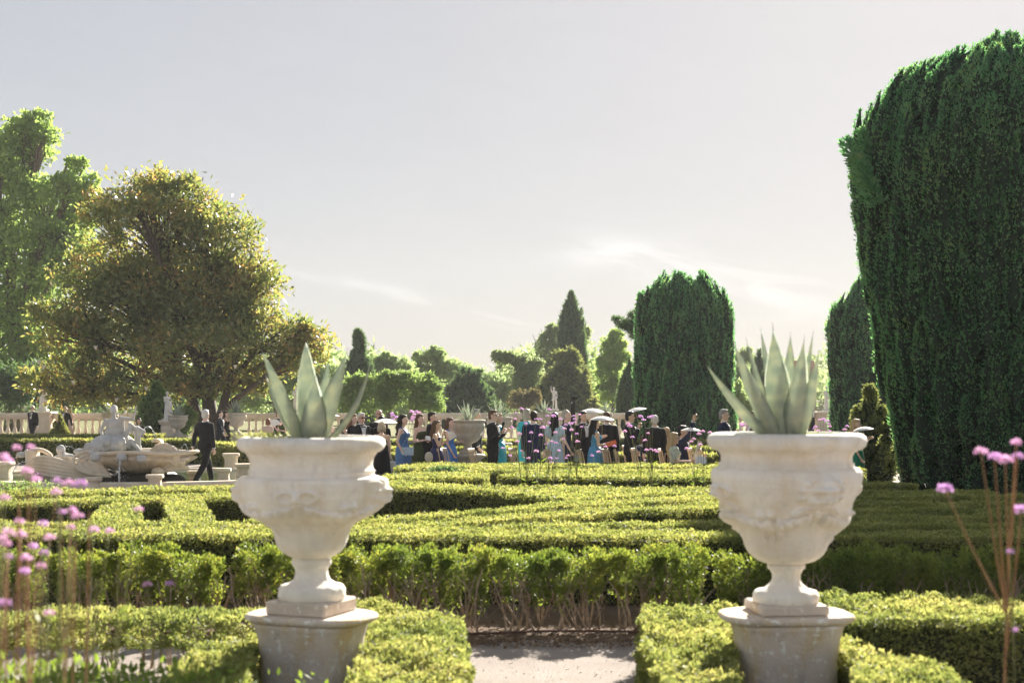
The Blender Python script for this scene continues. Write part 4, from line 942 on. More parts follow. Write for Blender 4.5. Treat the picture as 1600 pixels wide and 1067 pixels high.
def body_prims(J, female=False, head_rot=0.0):
    h = J['head']; Rz = np.array(Matrix.Rotation(head_rot, 3, 'Z')); b = []
    hd = lambda d: h+Rz@np.array(d)
    b.append(ell(hd((0, .012, .025)), (.076, .094, .098), 14, 10, Rz)); b.append(ell(hd((0, -.022, -.045)), (.058, .066, .072), 12, 8, Rz))
    b.append(ell(hd((0, -.096, -.012)), (.013, .020, .024), 8, 6, Rz)); b.append(ell(hd((0, -.066, -.098)), (.026, .02, .02), 8, 6, Rz))
    for s in (-1, 1): b.append(ell(hd((s*.077, .012, -.008)), (.012, .022, .032), 8, 6, Rz))
    b.append(cap_(J['neck']-np.array((0, 0, .05)), h-np.array((0, -.012, .05)), .060 if not female else .05, .053 if not female else .045))
    t = J['chest']; k = .9 if female else 1
    b += [ell(t, (.165*k, .112*k, .185), 14, 10), ell(J['waist'], (.135*k, .10*k, .15), 14, 8), ell(J['pelvis'], (.165, .115, .13), 14, 8), cap_(J['neck']-np.array((0, 0, .05)), J['shR']*.9+J['neck']*.1-np.array((0, 0, .02)), .052*k, .052*k), cap_(J['neck']-np.array((0, 0, .05)), J['shL']*.9+J['neck']*.1-np.array((0, 0, .02)), .052*k, .052*k)]
    if female: b += [ell(t+np.array((s*.06, -.085, .01)), (.06, .055, .06), 10, 8) for s in (-1, 1)]
    for c in 'RL':
        r = .047 if not female else .039
        b += [cap_(J['sh'+c], J['el'+c], r*1.15, r*.86), cap_(J['el'+c], J['wr'+c], r*.88, r*.60), cap_(J['wr'+c], J['wr'+c]+J['hd'+c]*.07, .027, .034, 10, .6)]
        b += [cap_(J['hip'+c], J['kn'+c], .082, .055), cap_(J['kn'+c], J['an'+c], .054, .036), cap_(J['an'+c]+np.array((0, .03, -.05)), J['an'+c]+np.array((0, -.13, -.065)), .034, .026)]
    return b
def lens_pair(h, rot, big):
    Rz = np.array(Matrix.Rotation(rot, 3, 'Z')); g = []
    for s in (-1, 1): g.append(ell(h+Rz@np.array((s*.033, -.090, .012)), (.026, .012, .018) if big else (.011, .008, .008), 8, 6, Rz))
    if big:
        g.append(tube([h+Rz@np.array((-.03, -.098, .018)), h+Rz@np.array((.03, -.098, .018))], .004, 4))
        for s in (-1, 1): g.append(tube([h+Rz@np.array((s*.056, -.085, .016)), h+Rz@np.array((s*.08, .01, .012))], .004, 4))
    return join(*g)
PEOPLE = {}
def person(key, label, px, ytop, Y, face, sex='m', hair='dark', style='short', skin=0, armR='down', armL='down', legs='stand', lean=0.0, turn=0.0, top=black, bottom=None, outfit='suit', tie='bow', glasses=False, vox=.017, s=None, group='wedding guests in the garden', fatk=1.0, z=0.0):
    fm = sex == 'f'; J = skeleton(armR, armL, legs, lean, fm)
    ht = Zt(ytop, Y)-z
    if s is None: s = max(.82, min(1.12, ht/1.745)) if legs != 'sit' else max(.85, min(1.1, ht/(1.745-.43)))
    X = W(px, Y); root = thing('person', label, 'person', (X, Y, z), R(face), group); root.scale = (s*fatk**.3, s*fatk**.3, s)
    if legs == 'walk': root.location.z = z - s*(min(J['anR'][2], J['anL'][2])-.085)
    hr = R(turn); h = J['head']; Rz = np.array(Matrix.Rotation(hr, 3, 'Z'))
    bd = blob('body', body_prims(J, fm, hr), vox*.9, SKIN[skin], root, .35)
    for c, sg in (('R', -1), ('L', 1)): obj('fingers', join(*fingers(J['wr'+c]+J['hd'+c]*.01, J['hd'+c], np.array((-sg*.8, -.4, 0)))), SKIN[skin], bd, smooth=True)
    if glasses: obj('sunglasses', lens_pair(h, hr, True), ink, root, smooth=True)
    else:
        for s_ in (-1, 1): obj('eye', ell(h+Rz@np.array((s_*.033, -.088, .012)), (.012, .009, .009), 8, 6, Rz), ink, root, smooth=True)
    obj('mouth', ell(h+Rz@np.array((0, -.083, -.055)), (.021, .008, .007), 8, 5, Rz), lip, root, smooth=True)
    # hair
    hm = HAIR[hair]; hd = lambda d: h+Rz@np.array(d)
    if style != 'bald':
        hp = [ell(hd((0, .030, .047)), (.083, .092, .090), 14, 10, Rz), ell(hd((0, .055, -.010)), (.078, .062, .085), 12, 8, Rz)]
        if style == 'short': hp.append(ell(hd((0, -.028, .098)), (.060, .055, .032), 10, 7, Rz))
        if style == 'bob': hp += [ell(hd((s_*.070, .028, -.045)), (.038, .055, .095), 10, 8, Rz) for s_ in (-1, 1)]+[ell(hd((0, .07, -.04)), (.075, .05, .09), 10, 8, Rz), ell(hd((0, -.03, .095)), (.07, .06, .035), 10, 7, Rz)]
        if style == 'curly':
            for i in range(26):
                d = rng.normal(size=3); d /= np.linalg.norm(d); d[1] = abs(d[1])*.9+.0; d[2] = d[2]*.9+.1; hp.append(ell(hd(np.array((.09, .085, .10))*d+np.array((0, .02, .01))), (.034,)*3, 8, 6))
        if style in ('long', 'wavy'):
            hp += [ell(hd((0, -.02, .092)), (.068, .062, .035), 10, 7, Rz), cap_(hd((0, .065, .02)), hd((0, .10, -.22)), .075, .085, 10, .6), cap_(hd((0, .10, -.20)), hd((.01, .115, -.36)), .082, .045, 10, .55)]
            hp += [cap_(hd((s_*.068, .03, .02)), hd((s_*.085, .06, -.24)), .03, .035, 8) for s_ in (-1, 1)]
            if style == 'wavy':
                for i in range(22): hp.append(ell(hd((random.uniform(-.10, .10), .075+random.uniform(0, .07), random.uniform(-.36, .05))), (.042,)*3, 8, 6))
        blob('hair', hp, .014, hm, root, .5, 1)
        if style in ('bun',): obj('bun', ell(hd((0, .11, .04)), (.045,)*3), hm, root, smooth=True)
    else: blob('hair', [ell(hd((s_*.072, .03, -.02)), (.014, .045, .04), 8, 6, Rz) for s_ in (-1, 1)]+[cap_(hd((-.06, .075, -.03)), hd((.06, .075, -.03)), .03, .03, 8)], .012, hm, root, None, 1)
    t, n_ = J['chest'], J['neck']
    if outfit == 'suit':
        bt_ = bottom or top; kz = fatk
        low = [ell(J['pelvis']+np.array((0, 0, .02)), (.182*kz, .142*kz, .17), 14, 8)]
        if legs != 'sit': low.append(ell(J['pelvis']+np.array((0, 0, -.06)), (.186*kz, .142*kz, .13), 14, 8))
        jk = [ell(t, (.186*kz, .138*kz, .21), 14, 10), ell(J['waist'], (.160*kz, .135*kz, .19), 14, 8), cap_(n_-np.array((0, -.01, .05)), J['shR']*.92+t*.08, .062, .064), cap_(n_-np.array((0, -.01, .05)), J['shL']*.92+t*.08, .062, .064)]+low
        for c in 'RL': jk += [cap_(J['sh'+c]*.96+t*.04, J['el'+c], .066, .058), cap_(J['el'+c], J['wr'+c]-J['hd'+c]*.015, .059, .046)]
        blob('jacket', jk, vox, top, root, .4)
        tp = [ell(J['pelvis']+np.array((0, 0, -.03)), (.168, .125, .12), 12, 8)]
        for c in 'RL': tp += [cap_(J['hip'+c], J['kn'+c], .098, .078), cap_(J['kn'+c], J['an'+c]+np.array((0, 0, -.03)), .076, .062)]
        blob('trousers', tp, vox*1.15, bt_, root, .35)
        ax = t-n_; up_ = (n_-t)/np.linalg.norm(n_-t); fw = np.cross(up_, np.array((1.0, 0, 0))); fw = fw if fw[1] < 0 else -fw
        sp_ = []
        for (zz, hw, yo) in ((.165, .055, .078), (.10, .052, .136), (.0, .040, .150*kz), (-.12, .020, .152*kz)): sp_.append((t+up_*zz+fw*yo, hw))
        V, F = [], []
        for c_, hw in sp_: V += [c_+np.array((-hw, 0, 0)), c_+fw*.010, c_+np.array((hw, 0, 0)), c_-fw*.05+np.array((hw, 0, 0)), c_-fw*.05-np.array((hw, 0, 0))]
        for i in range(3):
            for j in range(5): F.append((i*5+j, i*5+(j+1) % 5, i*5+5+(j+1) % 5, i*5+5+j))
        F += [(4, 3, 2, 1, 0), (15, 16, 17, 18, 19)]
        obj('shirt_front', (np.array(V), F), white, root, smooth=False)
        obj('collar', tube([n_+np.array((.064*math.cos(a), .06*math.sin(a)-.004, .012-.022*math.cos(a+math.pi/2)*-1)) for a in np.linspace(0, 2*math.pi, 15)], .017, 6), white, root, smooth=True)
        if tie == 'bow':
            c_ = t+up_*.145+fw*.118; g = [move(ell((0, 0, 0), (.012, .012, .014), 8, 6), c_)]
            for s_ in (-1, 1): g.append(tube([c_+np.array((s_*.008, 0, 0)), c_+np.array((s_*.048, 0, 0))], [.008, .024], 6))
            obj('bow_tie', join(*g), black, root, smooth=True)
        elif tie == 'tie': obj('necktie', tube([t+up_*.15+fw*.115, t+up_*.08+fw*.155, t-up_*.02+fw*.168*kz], [.016, .018, .024], 6), black, root)
        for c, sg in (('R', -1), ('L', 1)):
            obj('cuff', tube([J['wr'+c]-J['hd'+c]*.02, J['wr'+c]+J['hd'+c]*.012], .042, 8), white, root, smooth=True)
            obj('shoe', blob_shoe(J['an'+c]), black, root, smooth=True)
    else:
        bp = [ell(t+np.array((0, -.004, -.03)), (.158, .112, .15), 14, 10), ell(J['waist'], (.135, .105, .16), 14, 8), ell(J['pelvis'], (.180, .13, .15), 14, 8)]+[ell(t+np.array((s_*.062, -.09, .005)), (.064, .06, .064), 10, 8) for s_ in (-1, 1)]
        if outfit == 'oneshoulder': bp.append(cap_(t+np.array((-.07, -.09, .05)), J['shR']*.8+n_*.2+np.array((0, 0, .03)), .045, .035))
        if outfit in ('straps', 'halter'):
            for s_, c in ((-1, 'R'), (1, 'L')): bp += [cap_(t+np.array((s_*.07, -.10, .05)), J['sh'+c]*.72+n_*.28+np.array((0, 0, .045)), .022, .018), cap_(J['sh'+c]*.72+n_*.28+np.array((0, .02, .045)), t+np.array((s_*.06, .09, .02)), .018, .02)]
        if outfit in ('sleeves', 'blouse'):
            bp += [cap_(J['shR'], J['shL'], .062, .062), ell(t+np.array((0, 0, .06)), (.165, .115, .13), 12, 8)]
            for c in 'RL': bp.append(cap_(J['sh'+c], J['sh'+c]*(.35 if outfit == 'blouse' else .6)+J['el'+c]*(.65 if outfit == 'blouse' else .4), .062, .066))
        blob('bodice', bp, vox, top, root, .4)
        if legs == 'sit':
            sk = [ell(J['pelvis'], (.20, .16, .14), 12, 8)]
            for c in 'RL': sk += [cap_(J['hip'+c], J['kn'+c], .12, .10), cap_(J['kn'+c], J['an'+c], .11, .14)]
            blob('skirt', sk, vox*1.2, bottom or top, root, .6)
        else:
            V, F = [], []; sg = 36; zs_ = (1.08, .98, .86, .70, .45, .2, .03); rs_ = (.145, .185, .205, .215, .235, .265, .30); fl = .85
            c0 = J['waist']
            for zz, rr in zip(zs_, rs_):
                for j in range(sg):
                    a = 2*math.pi*j/sg; f_ = 1+.09*math.sin(a*9+zz*2)*max(0, (1.0-zz))+.05*math.sin(a*5+1)*max(0, 1-zz)
                    V.append((rr*f_*math.cos(a)+0, rr*.86*f_*math.sin(a), zz))
            for i in range(len(zs_)-1):
                for j in range(sg): F.append((i*sg+j, (i+1)*sg+j, (i+1)*sg+(j+1) % sg, i*sg+(j+1) % sg))
            F += [tuple(range(sg)), tuple(range(len(zs_)*sg-1, (len(zs_)-1)*sg-1, -1))]
            obj('skirt', (np.array(V), F), bottom or top, root, smooth=True)
    PEOPLE[key] = (root, J, s)
    return root
def blob_shoe(a): return join(cap_(a+np.array((0, .035, -.045)), a+np.array((0, -.15, -.058)), .040, .032, 8))
def hand(key, c, along=.08):
    root, J, s = PEOPLE[key]; p = J['wr'+c]+J['hd'+c]*along
    bpy.context.view_layer.update() if False else None
    Mx = Matrix.LocRotScale(root.location, root.rotation_euler, root.scale); return Mx @ Vector(p)
# ------------------------------------------------------------------ statues (same figure, carved)
def statue(label, px, y0, y1, Y, armR, armL, drape, face=0, mat='statue'):
    zb, zt = Zt(y1, Y), Zt(y0, Y); s = (zt-zb)/1.86
    r = thing('statue', label, 'statue', (W(px, Y), Y, zb), R(face), 'marble statues on piers'); r.scale = (s, s, s)
    J = skeleton(armR, armL, 'stand', 0, drape > 1)
    for q in J:
        if q[:2] != 'hd': J[q] = J[q]+np.array((.03*math.sin(J[q][2]*3), 0, .12))
    pr = body_prims(J, drape > 1, .4)
    pr += [ell(J['head']+np.array((0, .02, .04)), (.095, .105, .1), 10, 8)]
    if drape:
        for i in range(9):
            a = i*.7; pr.append(cap_((.13*math.cos(a), .10*math.sin(a), 1.22 if drape > 1 else 1.02), (.19*math.cos(a+.2), .17*math.sin(a+.2), .16), .05, .062, 8))
        pr.append(cap_((-.2, .06, 1.45), (.22, -.04, 1.0), .07, .09)); pr.append(cap_((.2, .05, 1.2), (.27, .05, .4), .07, .09))
    else: pr += [cap_((.20, .08, .1), (.16, .08, .75), .09, .08), cap_((-.2, -.08, .85), (.2, -.1, 1.0), .05, .06)]
    blob('figure', pr, .022, M[mat], r, .6)
    obj('base', join(box(-.33, .33, -.28, .28, 0, .12, .02)), M[mat], r)
statue('draped headed statue with arms folded, on the wide terrace pier', 67, 597, 642, BY-.1, 'hip', 'front', 2)
statue('nude marble statue with one arm raised over its head', 866, 605, 641, BY-.1, 'up', 'low', 0, 10)
statue('marble statue standing upright beside the huge yew', 1292, 604, 642, BY-.1, 'front', 'low', 2, -20)
statue('statue on the pale pier, its head lost in the magnolia leaves', 262, 612, 657, 55, 'front', 'hip', 2, 30)
statue('statue seen between the leaves of the agave in the urn nearer the fountain', 462, 605, 640, BY-.1, 'front', 'up', 1, 0)
# ------------------------------------------------------------------ the guests
blue = cloth('slate blue satin', (.07, .16, .34), .5); royal = cloth('royal blue satin', (.08, .22, .56), .5); moss = cloth('moss green crepe', (.05, .065, .026)); midn = cloth('midnight navy satin', (.03, .03, .10), .5)
turq = cloth('turquoise silk', (.03, .36, .42), .5, var=.3, scale=6); ice = cloth('ice blue chiffon', (.50, .62, .72)); seq = cloth('blue sequins', (.10, .32, .52), .35, var=.55, scale=40); emer = cloth('emerald satin', (.01, .20, .11), .5)
leafp = cloth('white blouse with green leaf print', (.50, .54, .45), .8, var=.35, scale=9); pink = cloth('pale pink chiffon', (.62, .46, .40)); pin = cloth('charcoal pinstripe wool', (.018, .018, .020)); blkd = cloth('black crepe', (.008, .008, .010)); dgrn = cloth('dark teal velvet', (.01, .06, .05))
P = person
P('tie', 'man in black suit, dark tie and sunglasses walking on the terrace', 51, 632, 63, -15, hair='grey', style='bald', skin=0, armR='swb', armL='down', legs='walk', tie='tie', glasses=True, vox=.024)
P('tux1', 'man in tuxedo and bow tie half behind the clipped cone', 102, 633, 64, -25, hair='white', style='bald', glasses=True, legs='walk', armR='down', armL='swb', vox=.024)
P('blo1', 'long-haired blond woman in pale pink walking behind the tuxedoed man on the terrace', 109, 636, 65.0, 170, 'f', 'blond', 'long', top=pink, outfit='straps', vox=.024)
P('fnt', 'dark-haired person in black standing behind the fountain figures', 217, 653, 46, 15, 'f', 'black', 'bob', 2, armR='front', armL='front', top=blkd, outfit='sleeves', vox=.02)
P('walk', 'white-haired man in black suit seen from behind, walking past the fountain', 321, 638, 34.4, 148, hair='white', skin=0, legs='walk', armR='down', armL='swb', vox=.016, fatk=1.05, turn=12)
P('tr1', 'man in dark suit striding behind the magnolia trunk', 344, 641, 52, 80, hair='dark', legs='walk', armR='swf', armL='swb', top=cloth('blue black wool', (.012, .016, .025)), vox=.022)
P('tr2', 'dark-clad woman with bare arms stepping out beside the magnolia trunk', 353, 643, 53, 60, 'f', 'dark', 'bob', 2, armR='low', armL='down', top=blkd, outfit='straps', vox=.022)
P('ch', 'short red-haired child in front of the balustrade', 419, 654, 45, 160, 'f', 'auburn', 'bob', top=pink, outfit='sleeves', vox=.022)
P('m9', 'man in dark suit beside the woman holding a white fan', 435, 643, 50, 60, hair='brown', vox=.022)
P('w10', 'woman with long brown hair holding a white fan in front of the balustrade', 441, 648, 48, -35, 'f', 'brown', 'long', armR='hold', armL='front', top=moss, outfit='halter', vox=.022)
P('ag1', 'long-haired woman under the parasol behind the agave with one arching leaf', 513, 652, 40, 30, 'f', 'auburn', 'long', armL='hold', top=pink, outfit='straps', vox=.02)
P('ag2', 'dark-haired woman in black dress half hidden by the arching agave leaf', 538, 656, 36, 30, 'f', 'black', 'long', 2, armR='front', armL='front', top=blkd, outfit='straps', vox=.02)
P('red', 'woman with reddish hair just behind the white-haired man with sunglasses', 552, 647, 34.5, 70, 'f', 'auburn', 'wavy', top=blkd, outfit='sleeves', vox=.02)
P('wh', 'white-haired man with sunglasses and bow tie looking down', 562, 645, 32.5, 38, hair='white', glasses=True, skin=1, armR='low', armL='low', lean=.10, fatk=1.06)
P('bald', 'bald man with sunglasses in dark suit behind the white parasol', 592, 640, 34, 40, hair='grey', style='bald', glasses=True, skin=1, top=black)
P('peek', 'dark-haired guest whose head just shows above the white parasol', 596, 650, 33.2, 180, 'f', 'dark', 'bob', top=blkd, outfit='sleeves')
P('shawl', 'bare-shouldered woman in black gown with white shawl holding a parasol', 596, 659, 30.6, 190, 'f', 'ash', 'bob', armR='low', armL='hold', top=blkd, outfit='strapless')
P('blue', 'woman in slate blue gown with long dark curls and pale blue bag', 630, 648, 31.4, 75, 'f', 'dark', 'wavy', armR='hip', armL='front', top=blue, outfit='halter')
P('green', 'woman in strapless moss green gown with a black jacket over her arm', 656, 647, 32.2, 60, 'f', 'brown', 'long', armR='front', armL='front', top=moss, outfit='strapless')
P('bk1', 'young dark-haired man in black suit behind the woman with her hand to her face', 675, 644, 32.6, 75, hair='dark')
P('navy', 'woman in open-backed navy gown with long brown hair, hand to her face', 682, 657, 31.0, 80, 'f', 'brown', 'long', 2, armR='face', armL='hold', top=midn, outfit='strapless')
P('royal', 'woman in one-shouldered royal blue gown beside the mossy urn', 703, 653, 32.4, 70, 'f', 'brown', 'long', armR='low', armL='front', top=royal, outfit='oneshoulder')
P('urnm', 'dark grey-haired man in black suit behind the mossy urn', 744, 640, 34.2, 70, hair='grey', skin=1, armR='low')
P('mic', 'man with tousled brown hair and sunglasses in tuxedo holding a microphone', 770, 641, 31.6, 72, hair='brown', glasses=True, armR='hold', armL='hold')
P('tq1', 'blond woman in turquoise dress beyond the man holding a microphone', 779, 646, 33.0, 70, 'f', 'blond', 'bob', top=turq, outfit='sleeves')
P('tq2', 'silver-haired woman in turquoise dress partly behind the man in navy suit', 823, 639, 33.6, 150, 'f', 'ash', 'bob', top=turq, outfit='sleeves')
P('nvm', 'dark-haired man in navy suit seen from behind among the verbena', 833, 643, 32.0, 165, hair='dark', top=navy, skin=0, turn=30)
P('ice', 'dark-haired woman in ice blue dress with cap sleeves', 867, 645, 31.2, 155, 'f', 'black', 'long', armR='down', armL='low', top=ice, outfit='sleeves')
P('curl', 'woman with curly ash blond hair in navy dress', 885, 641, 31.8, 70, 'f', 'ash', 'curly', armL='low', armR='low', top=navy, outfit='sleeves', bottom=navy)
P('tux2', 'young dark-haired man in tuxedo under the parasol, hands at his sides', 911, 643, 32.2, 35, hair='black', skin=2, armR='down', turn=15)
P('seq', 'woman with long black hair in blue sequin gown holding a parasol and orange clutch', 930, 654, 30.9, 110, 'f', 'black', 'long', 2, armR='front', armL='hold', top=seq, outfit='straps')
P('bk2', 'brown-haired man in black suit with his back turned, beside the sequin gown', 948, 644, 32.0, 185, hair='brown', fatk=1.05)
P('chin', 'dark-haired man in dark suit raising a hand to his face under the tilted parasol', 984, 643, 31.4, 85, hair='black', skin=2, armR='face', armL='low', top=pin)
P('whb', 'white-haired man in pinstripe suit seen from behind', 1023, 649, 31.6, 190, hair='white', top=pin, turn=-15, fatk=1.08)
P('bent', 'seated man in navy suit leaning forward behind the chairs', 992, 678, 33.0, 70, hair='brown', legs='sit', lean=.35, top=navy, armR='lap', armL='lap')
P('sit1', 'seated man with light brown hair seen from behind', 1041, 668, 31.9, 185, hair='blond', legs='sit', top=navy)
P('leafw', 'seated blond woman with sunglasses in white blouse with green leaf print', 1053, 676, 30.6, 75, 'f', 'blond', 'long', 1, legs='sit', armR='lap', armL='lap', top=leafp, bottom=leafp, outfit='blouse', glasses=True, fatk=1.12)
P('raise', 'seated dark-haired man in navy suit holding one arm up', 1066, 665, 31.4, 78, hair='black', skin=2, legs='sit', armR='up', armL='lap', top=navy)
P('redc', 'grey-haired man with red collar standing behind the bearded mask urn', 1131, 640, 31.0, 70, hair='grey', skin=0, armR='low', armL='low', top=navy, tie=None, fatk=1.05)
P('spec', 'brown-haired man with glasses and tuxedo facing the man with the red collar', 1178, 643, 31.6, -70, hair='brown', armR='hold', armL='front', glasses=True)
P('far', 'small suited man standing far off beside the flower-fronted pier', 1267, 631, 64, 45, hair='brown', vox=.024)
P('emer', 'blond woman in emerald green gown standing close beside the huge yew', 1338, 655, 30.0, 60, 'f', 'blond', 'long', armR='low', armL='hold', top=emer, outfit='strapless')
# red collar and other worn or carried things -----------------------------------------------
obj('red_collar', tube([PEOPLE['redc'][1]['neck']+np.array((.074*math.cos(a), .068*math.sin(a)-.004, -.008)) for a in np.linspace(0, 2*math.pi, 15)], .016, 6), cloth('red collar cloth', (.45, .03, .03)), PEOPLE['redc'][0], smooth=True)
gr = 'things the guests carry'
# ------------------------------------------------------------------ parasols
def parasol_mesh():
    n = 24; V = [(0, 0, .135)]; F = []
    for r, z in ((.14, .118), (.28, .075), (.40, .02)):
        for j in range(n):
            a = 2*math.pi*j/n; sg = .006*(1-math.cos(n/2*a*2))*.5*(r/.4); V.append((r*math.cos(a), r*math.sin(a), z-sg))
    for j in range(n): F.append((0, 1+j, 1+(j+1) % n))
    for i in range(2):
        for j in range(n): F.append((1+i*n+j, 1+(i+1)*n+j, 1+(i+1)*n+(j+1) % n, 1+i*n+(j+1) % n))
    return np.array(V), F
can = mesh('canopy', *parasol_mesh()); M['paper'] = leafmat('white parasol paper', [(.90, .89, .87), (.93, .92, .90)], .3, (1, 1, 1), .7, .2); can.materials.append(M['paper'])
M['bamboo'] = plain('pale bamboo', (.55, .38, .22), .6, .1)
shaft = mesh('handle', *tube([(0, 0, -.55), (0, 0, .15)], .007, 6)); shaft.materials.append(M['bamboo'])
rib = mesh('ribs', *join(*[tube([(0, 0, .05), (.20*math.cos(a), .20*math.sin(a), .085), (.40*math.cos(a), .40*math.sin(a), .014)], .003, 4) for a in np.linspace(0, 2*math.pi, 12, endpoint=False)])); rib.materials.append(M['bamboo'])
fin = mesh('tip', *lathe([(.006, .13), (.014, .145), (.012, .165), (.003, .185)], 8)); fin.materials.append(M['bamboo'])
def parasol(label, px, py, Y, wpx, tilt=(0, 0)):
    s = wpx/FPX*Y/.80; r = thing('paper_parasol', label, 'parasol', (W(px, Y), Y, Zt(py, Y)-.05*s), 0, 'white paper parasols')
    r.rotation_euler = (R(tilt[0]), R(tilt[1]), 0); r.scale = (s,)*3
    for nm, me in (('canopy', can), ('handle', shaft), ('ribs', rib), ('tip', fin)): put(nm, me, None, r)
parasol('white paper parasol held by the bare-shouldered woman with the shawl', 603, 658, 30.4, 37, (-7, 2))
parasol('white paper parasol half hidden behind the agave with one arching leaf', 516, 649, 40, 30, (0, 0))
parasol('white paper parasol above the young man in tuxedo', 925, 642, 33.4, 39, (2, 0))
parasol('white paper parasol held by the woman in the sequin gown', 941, 654, 30.5, 38, (3, 1))
parasol('white paper parasol tilted above the man touching his face', 993, 641, 31.9, 37, (0, -14))
parasol('white paper parasol beside the raised arm of the seated man', 1079, 671, 31.0, 30, (3, 0))
parasol('white paper parasol held by the woman in emerald green', 1349, 670, 29.4, 32, (2, -7))
# ------------------------------------------------------------------ hand-held things
def carry(name, label, cat, key, c, g, mat, along=.09, off=(0, 0, 0), rot=(0, 0, 0)):
    p = hand(key, c, along)+Vector(off); o = obj(name, g, mat, None, loc=tuple(p)); o.rotation_euler = tuple(map(R, rot)); tag(o, label, cat); return o
carry('handbag', 'pale blue envelope bag held by the woman in slate blue', 'bag', 'blue', 'R', join(box(-.14, .14, -.02, .02, -.09, .09, .008), tube([(-.12, 0, .09), (0, 0, .30), (.12, 0, .09)], .005, 5)), cloth('pale blue leather', (.38, .50, .62), .5), .06, (.08, -.02, .05), (0, 0, -12))
carry('tote_bag', 'white tote bag hanging from the arm of the woman with the shawl', 'bag', 'shawl', 'R', join(box(-.15, .15, -.05, .05, -.42, -.05, .02), tube([(-.09, 0, -.06), (-.05, 0, .10), (.05, 0, .10), (.09, 0, -.06)], .010, 6)), cloth('white canvas', (.78, .76, .72)), .04, (.02, .06, -.02), (0, 0, 10))
def drape(w, h, n=9, m_=12):
    V, F = [], []
    for side in (0, .012):
        for i in range(m_):
            for j in range(n): V.append(((j/(n-1)-.5)*w*(1-.2*math.sin(i/m_*3)), .03*math.sin(j*1.9+i*.25)+side, -i/(m_-1)*h))
    o_ = n*m_
    for i in range(m_-1):
        for j in range(n-1): a = i*n+j; F += [(a, a+1, a+n+1, a+n), (o_+a, o_+a+n, o_+a+n+1, o_+a+1)]
    for i in range(m_-1): F += [(i*n, i*n+n, o_+i*n+n, o_+i*n), (i*n+n-1, o_+i*n+n-1, o_+i*n+2*n-1, i*n+2*n-1)]
    for j in range(n-1): F += [(j, o_+j, o_+j+1, j+1), ((m_-1)*n+j, (m_-1)*n+j+1, o_+(m_-1)*n+j+1, o_+(m_-1)*n+j)]
    return np.array(V), F
carry('shawl', 'white shawl hanging over the arm of the woman in the black gown', 'shawl', 'shawl', 'L', drape(.28, .72), cloth('white silk', (.80, .78, .78), .6), -.08, (.02, -.10, .10), (0, 0, 5))
carry('folded_jacket', 'black jacket folded over the arm of the woman in moss green', 'jacket', 'green', 'L', drape(.34, .55), black, 0, (-.02, -.12, .04), (0, 0, 10))
carry('shoulder_bag', 'cream shoulder bag on the woman in open-backed navy', 'bag', 'navy', 'R', join(ell((0, 0, 0), (.09, .05, .12), 12, 8)), cloth('cream leather', (.62, .54, .44), .6), -.2, (-.22, -.18, -.28))
carry('paper_fan', 'white paper fan held by the woman in open-backed navy', 'fan', 'navy', 'L', (np.array([(0, 0, -.05)]+[(.16*math.sin(a), .006*(-1)**i, .16*math.cos(a)-.0) for i, a in enumerate(np.linspace(-.3, 1.3, 13))]+[(0, .01, -.05)]+[(.16*math.sin(a), .006*(-1)**i+.01, .16*math.cos(a)) for i, a in enumerate(np.linspace(-.3, 1.3, 13))]), [(0, i, i+1) for i in range(1, 13)]+[(14, 15+i, 14+i) for i in range(1, 13)]), white, .08, (0, -.04, 0))
carry('paper_fan', 'white paper fan held up by the woman with long brown hair before the balustrade', 'fan', 'w10', 'R', (np.array([(0, 0, -.05)]+[(.24*math.sin(a), .006*(-1)**i, .20*math.cos(a)-.0) for i, a in enumerate(np.linspace(-1.3, 1.3, 15))]+[(0, .01, -.05)]+[(.24*math.sin(a), .006*(-1)**i+.01, .20*math.cos(a)) for i, a in enumerate(np.linspace(-1.3, 1.3, 15))]), [(0, i, i+1) for i in range(1, 15)]+[(16, 17+i, 16+i) for i in range(1, 15)]), white, .08, (0, -.06, .04))
carry('paper_fan', 'white programme card held by the woman in moss green', 'card', 'green', 'R', box(-.10, .10, -.07, .07, -.004, .004), white, .10, (.03, -.06, .03), (35, 10, 0)).name = 'programme_card'
carry('microphone', 'black handheld microphone of the man in sunglasses', 'microphone', 'mic', 'R', join(tube([(0, 0, -.10), (0, 0, .09)], [.014, .022], 8), ell((0, 0, .115), (.032, .032, .036), 10, 8)), black, .07, (0, -.01, .06), (0, 15, 0))
carry('clutch', 'orange clutch of the woman in the sequin gown', 'bag', 'seq', 'R', box(-.12, .12, -.02, .02, -.05, .05, .01), cloth('orange satin', (.75, .20, .08), .5), .10, (.06, -.04, 0), (0, -18, 0))
carry('handbag', 'small pale blue bag hanging from the hand of the curly-haired woman', 'bag', 'curl', 'L', join(ell((0, 0, -.14), (.10, .05, .09), 12, 8), tube([(-.05, 0, -.08), (0, 0, 0), (.05, 0, -.08)], .006, 5)), cloth('pale blue satin', (.42, .54, .64), .5), .07)
carry('paper_plate', 'round white fan on the lap of the seated blond woman with the leaf blouse', 'fan', 'leafw', 'R', lathe([(.12, -.004), (.125, 0), (.12, .006)], 24), white, .16, (.10, -.05, .0), (70, 0, 0)).name = 'round_fan'
carry('programme_card', 'tall cream programme held by the seated blond woman with the leaf blouse', 'card', 'leafw', 'L', box(-.05, .05, -.004, .004, 0, .42), cloth('cream card', (.72, .66, .58)), .10, (0, 0, .02), (0, 18, 20))
carry('phone', 'dark phone in the raised hand of the seated man', 'phone', 'raise', 'R', box(-.035, .035, -.005, .005, 0, .14, .003), black, .12, (0, 0, .03))
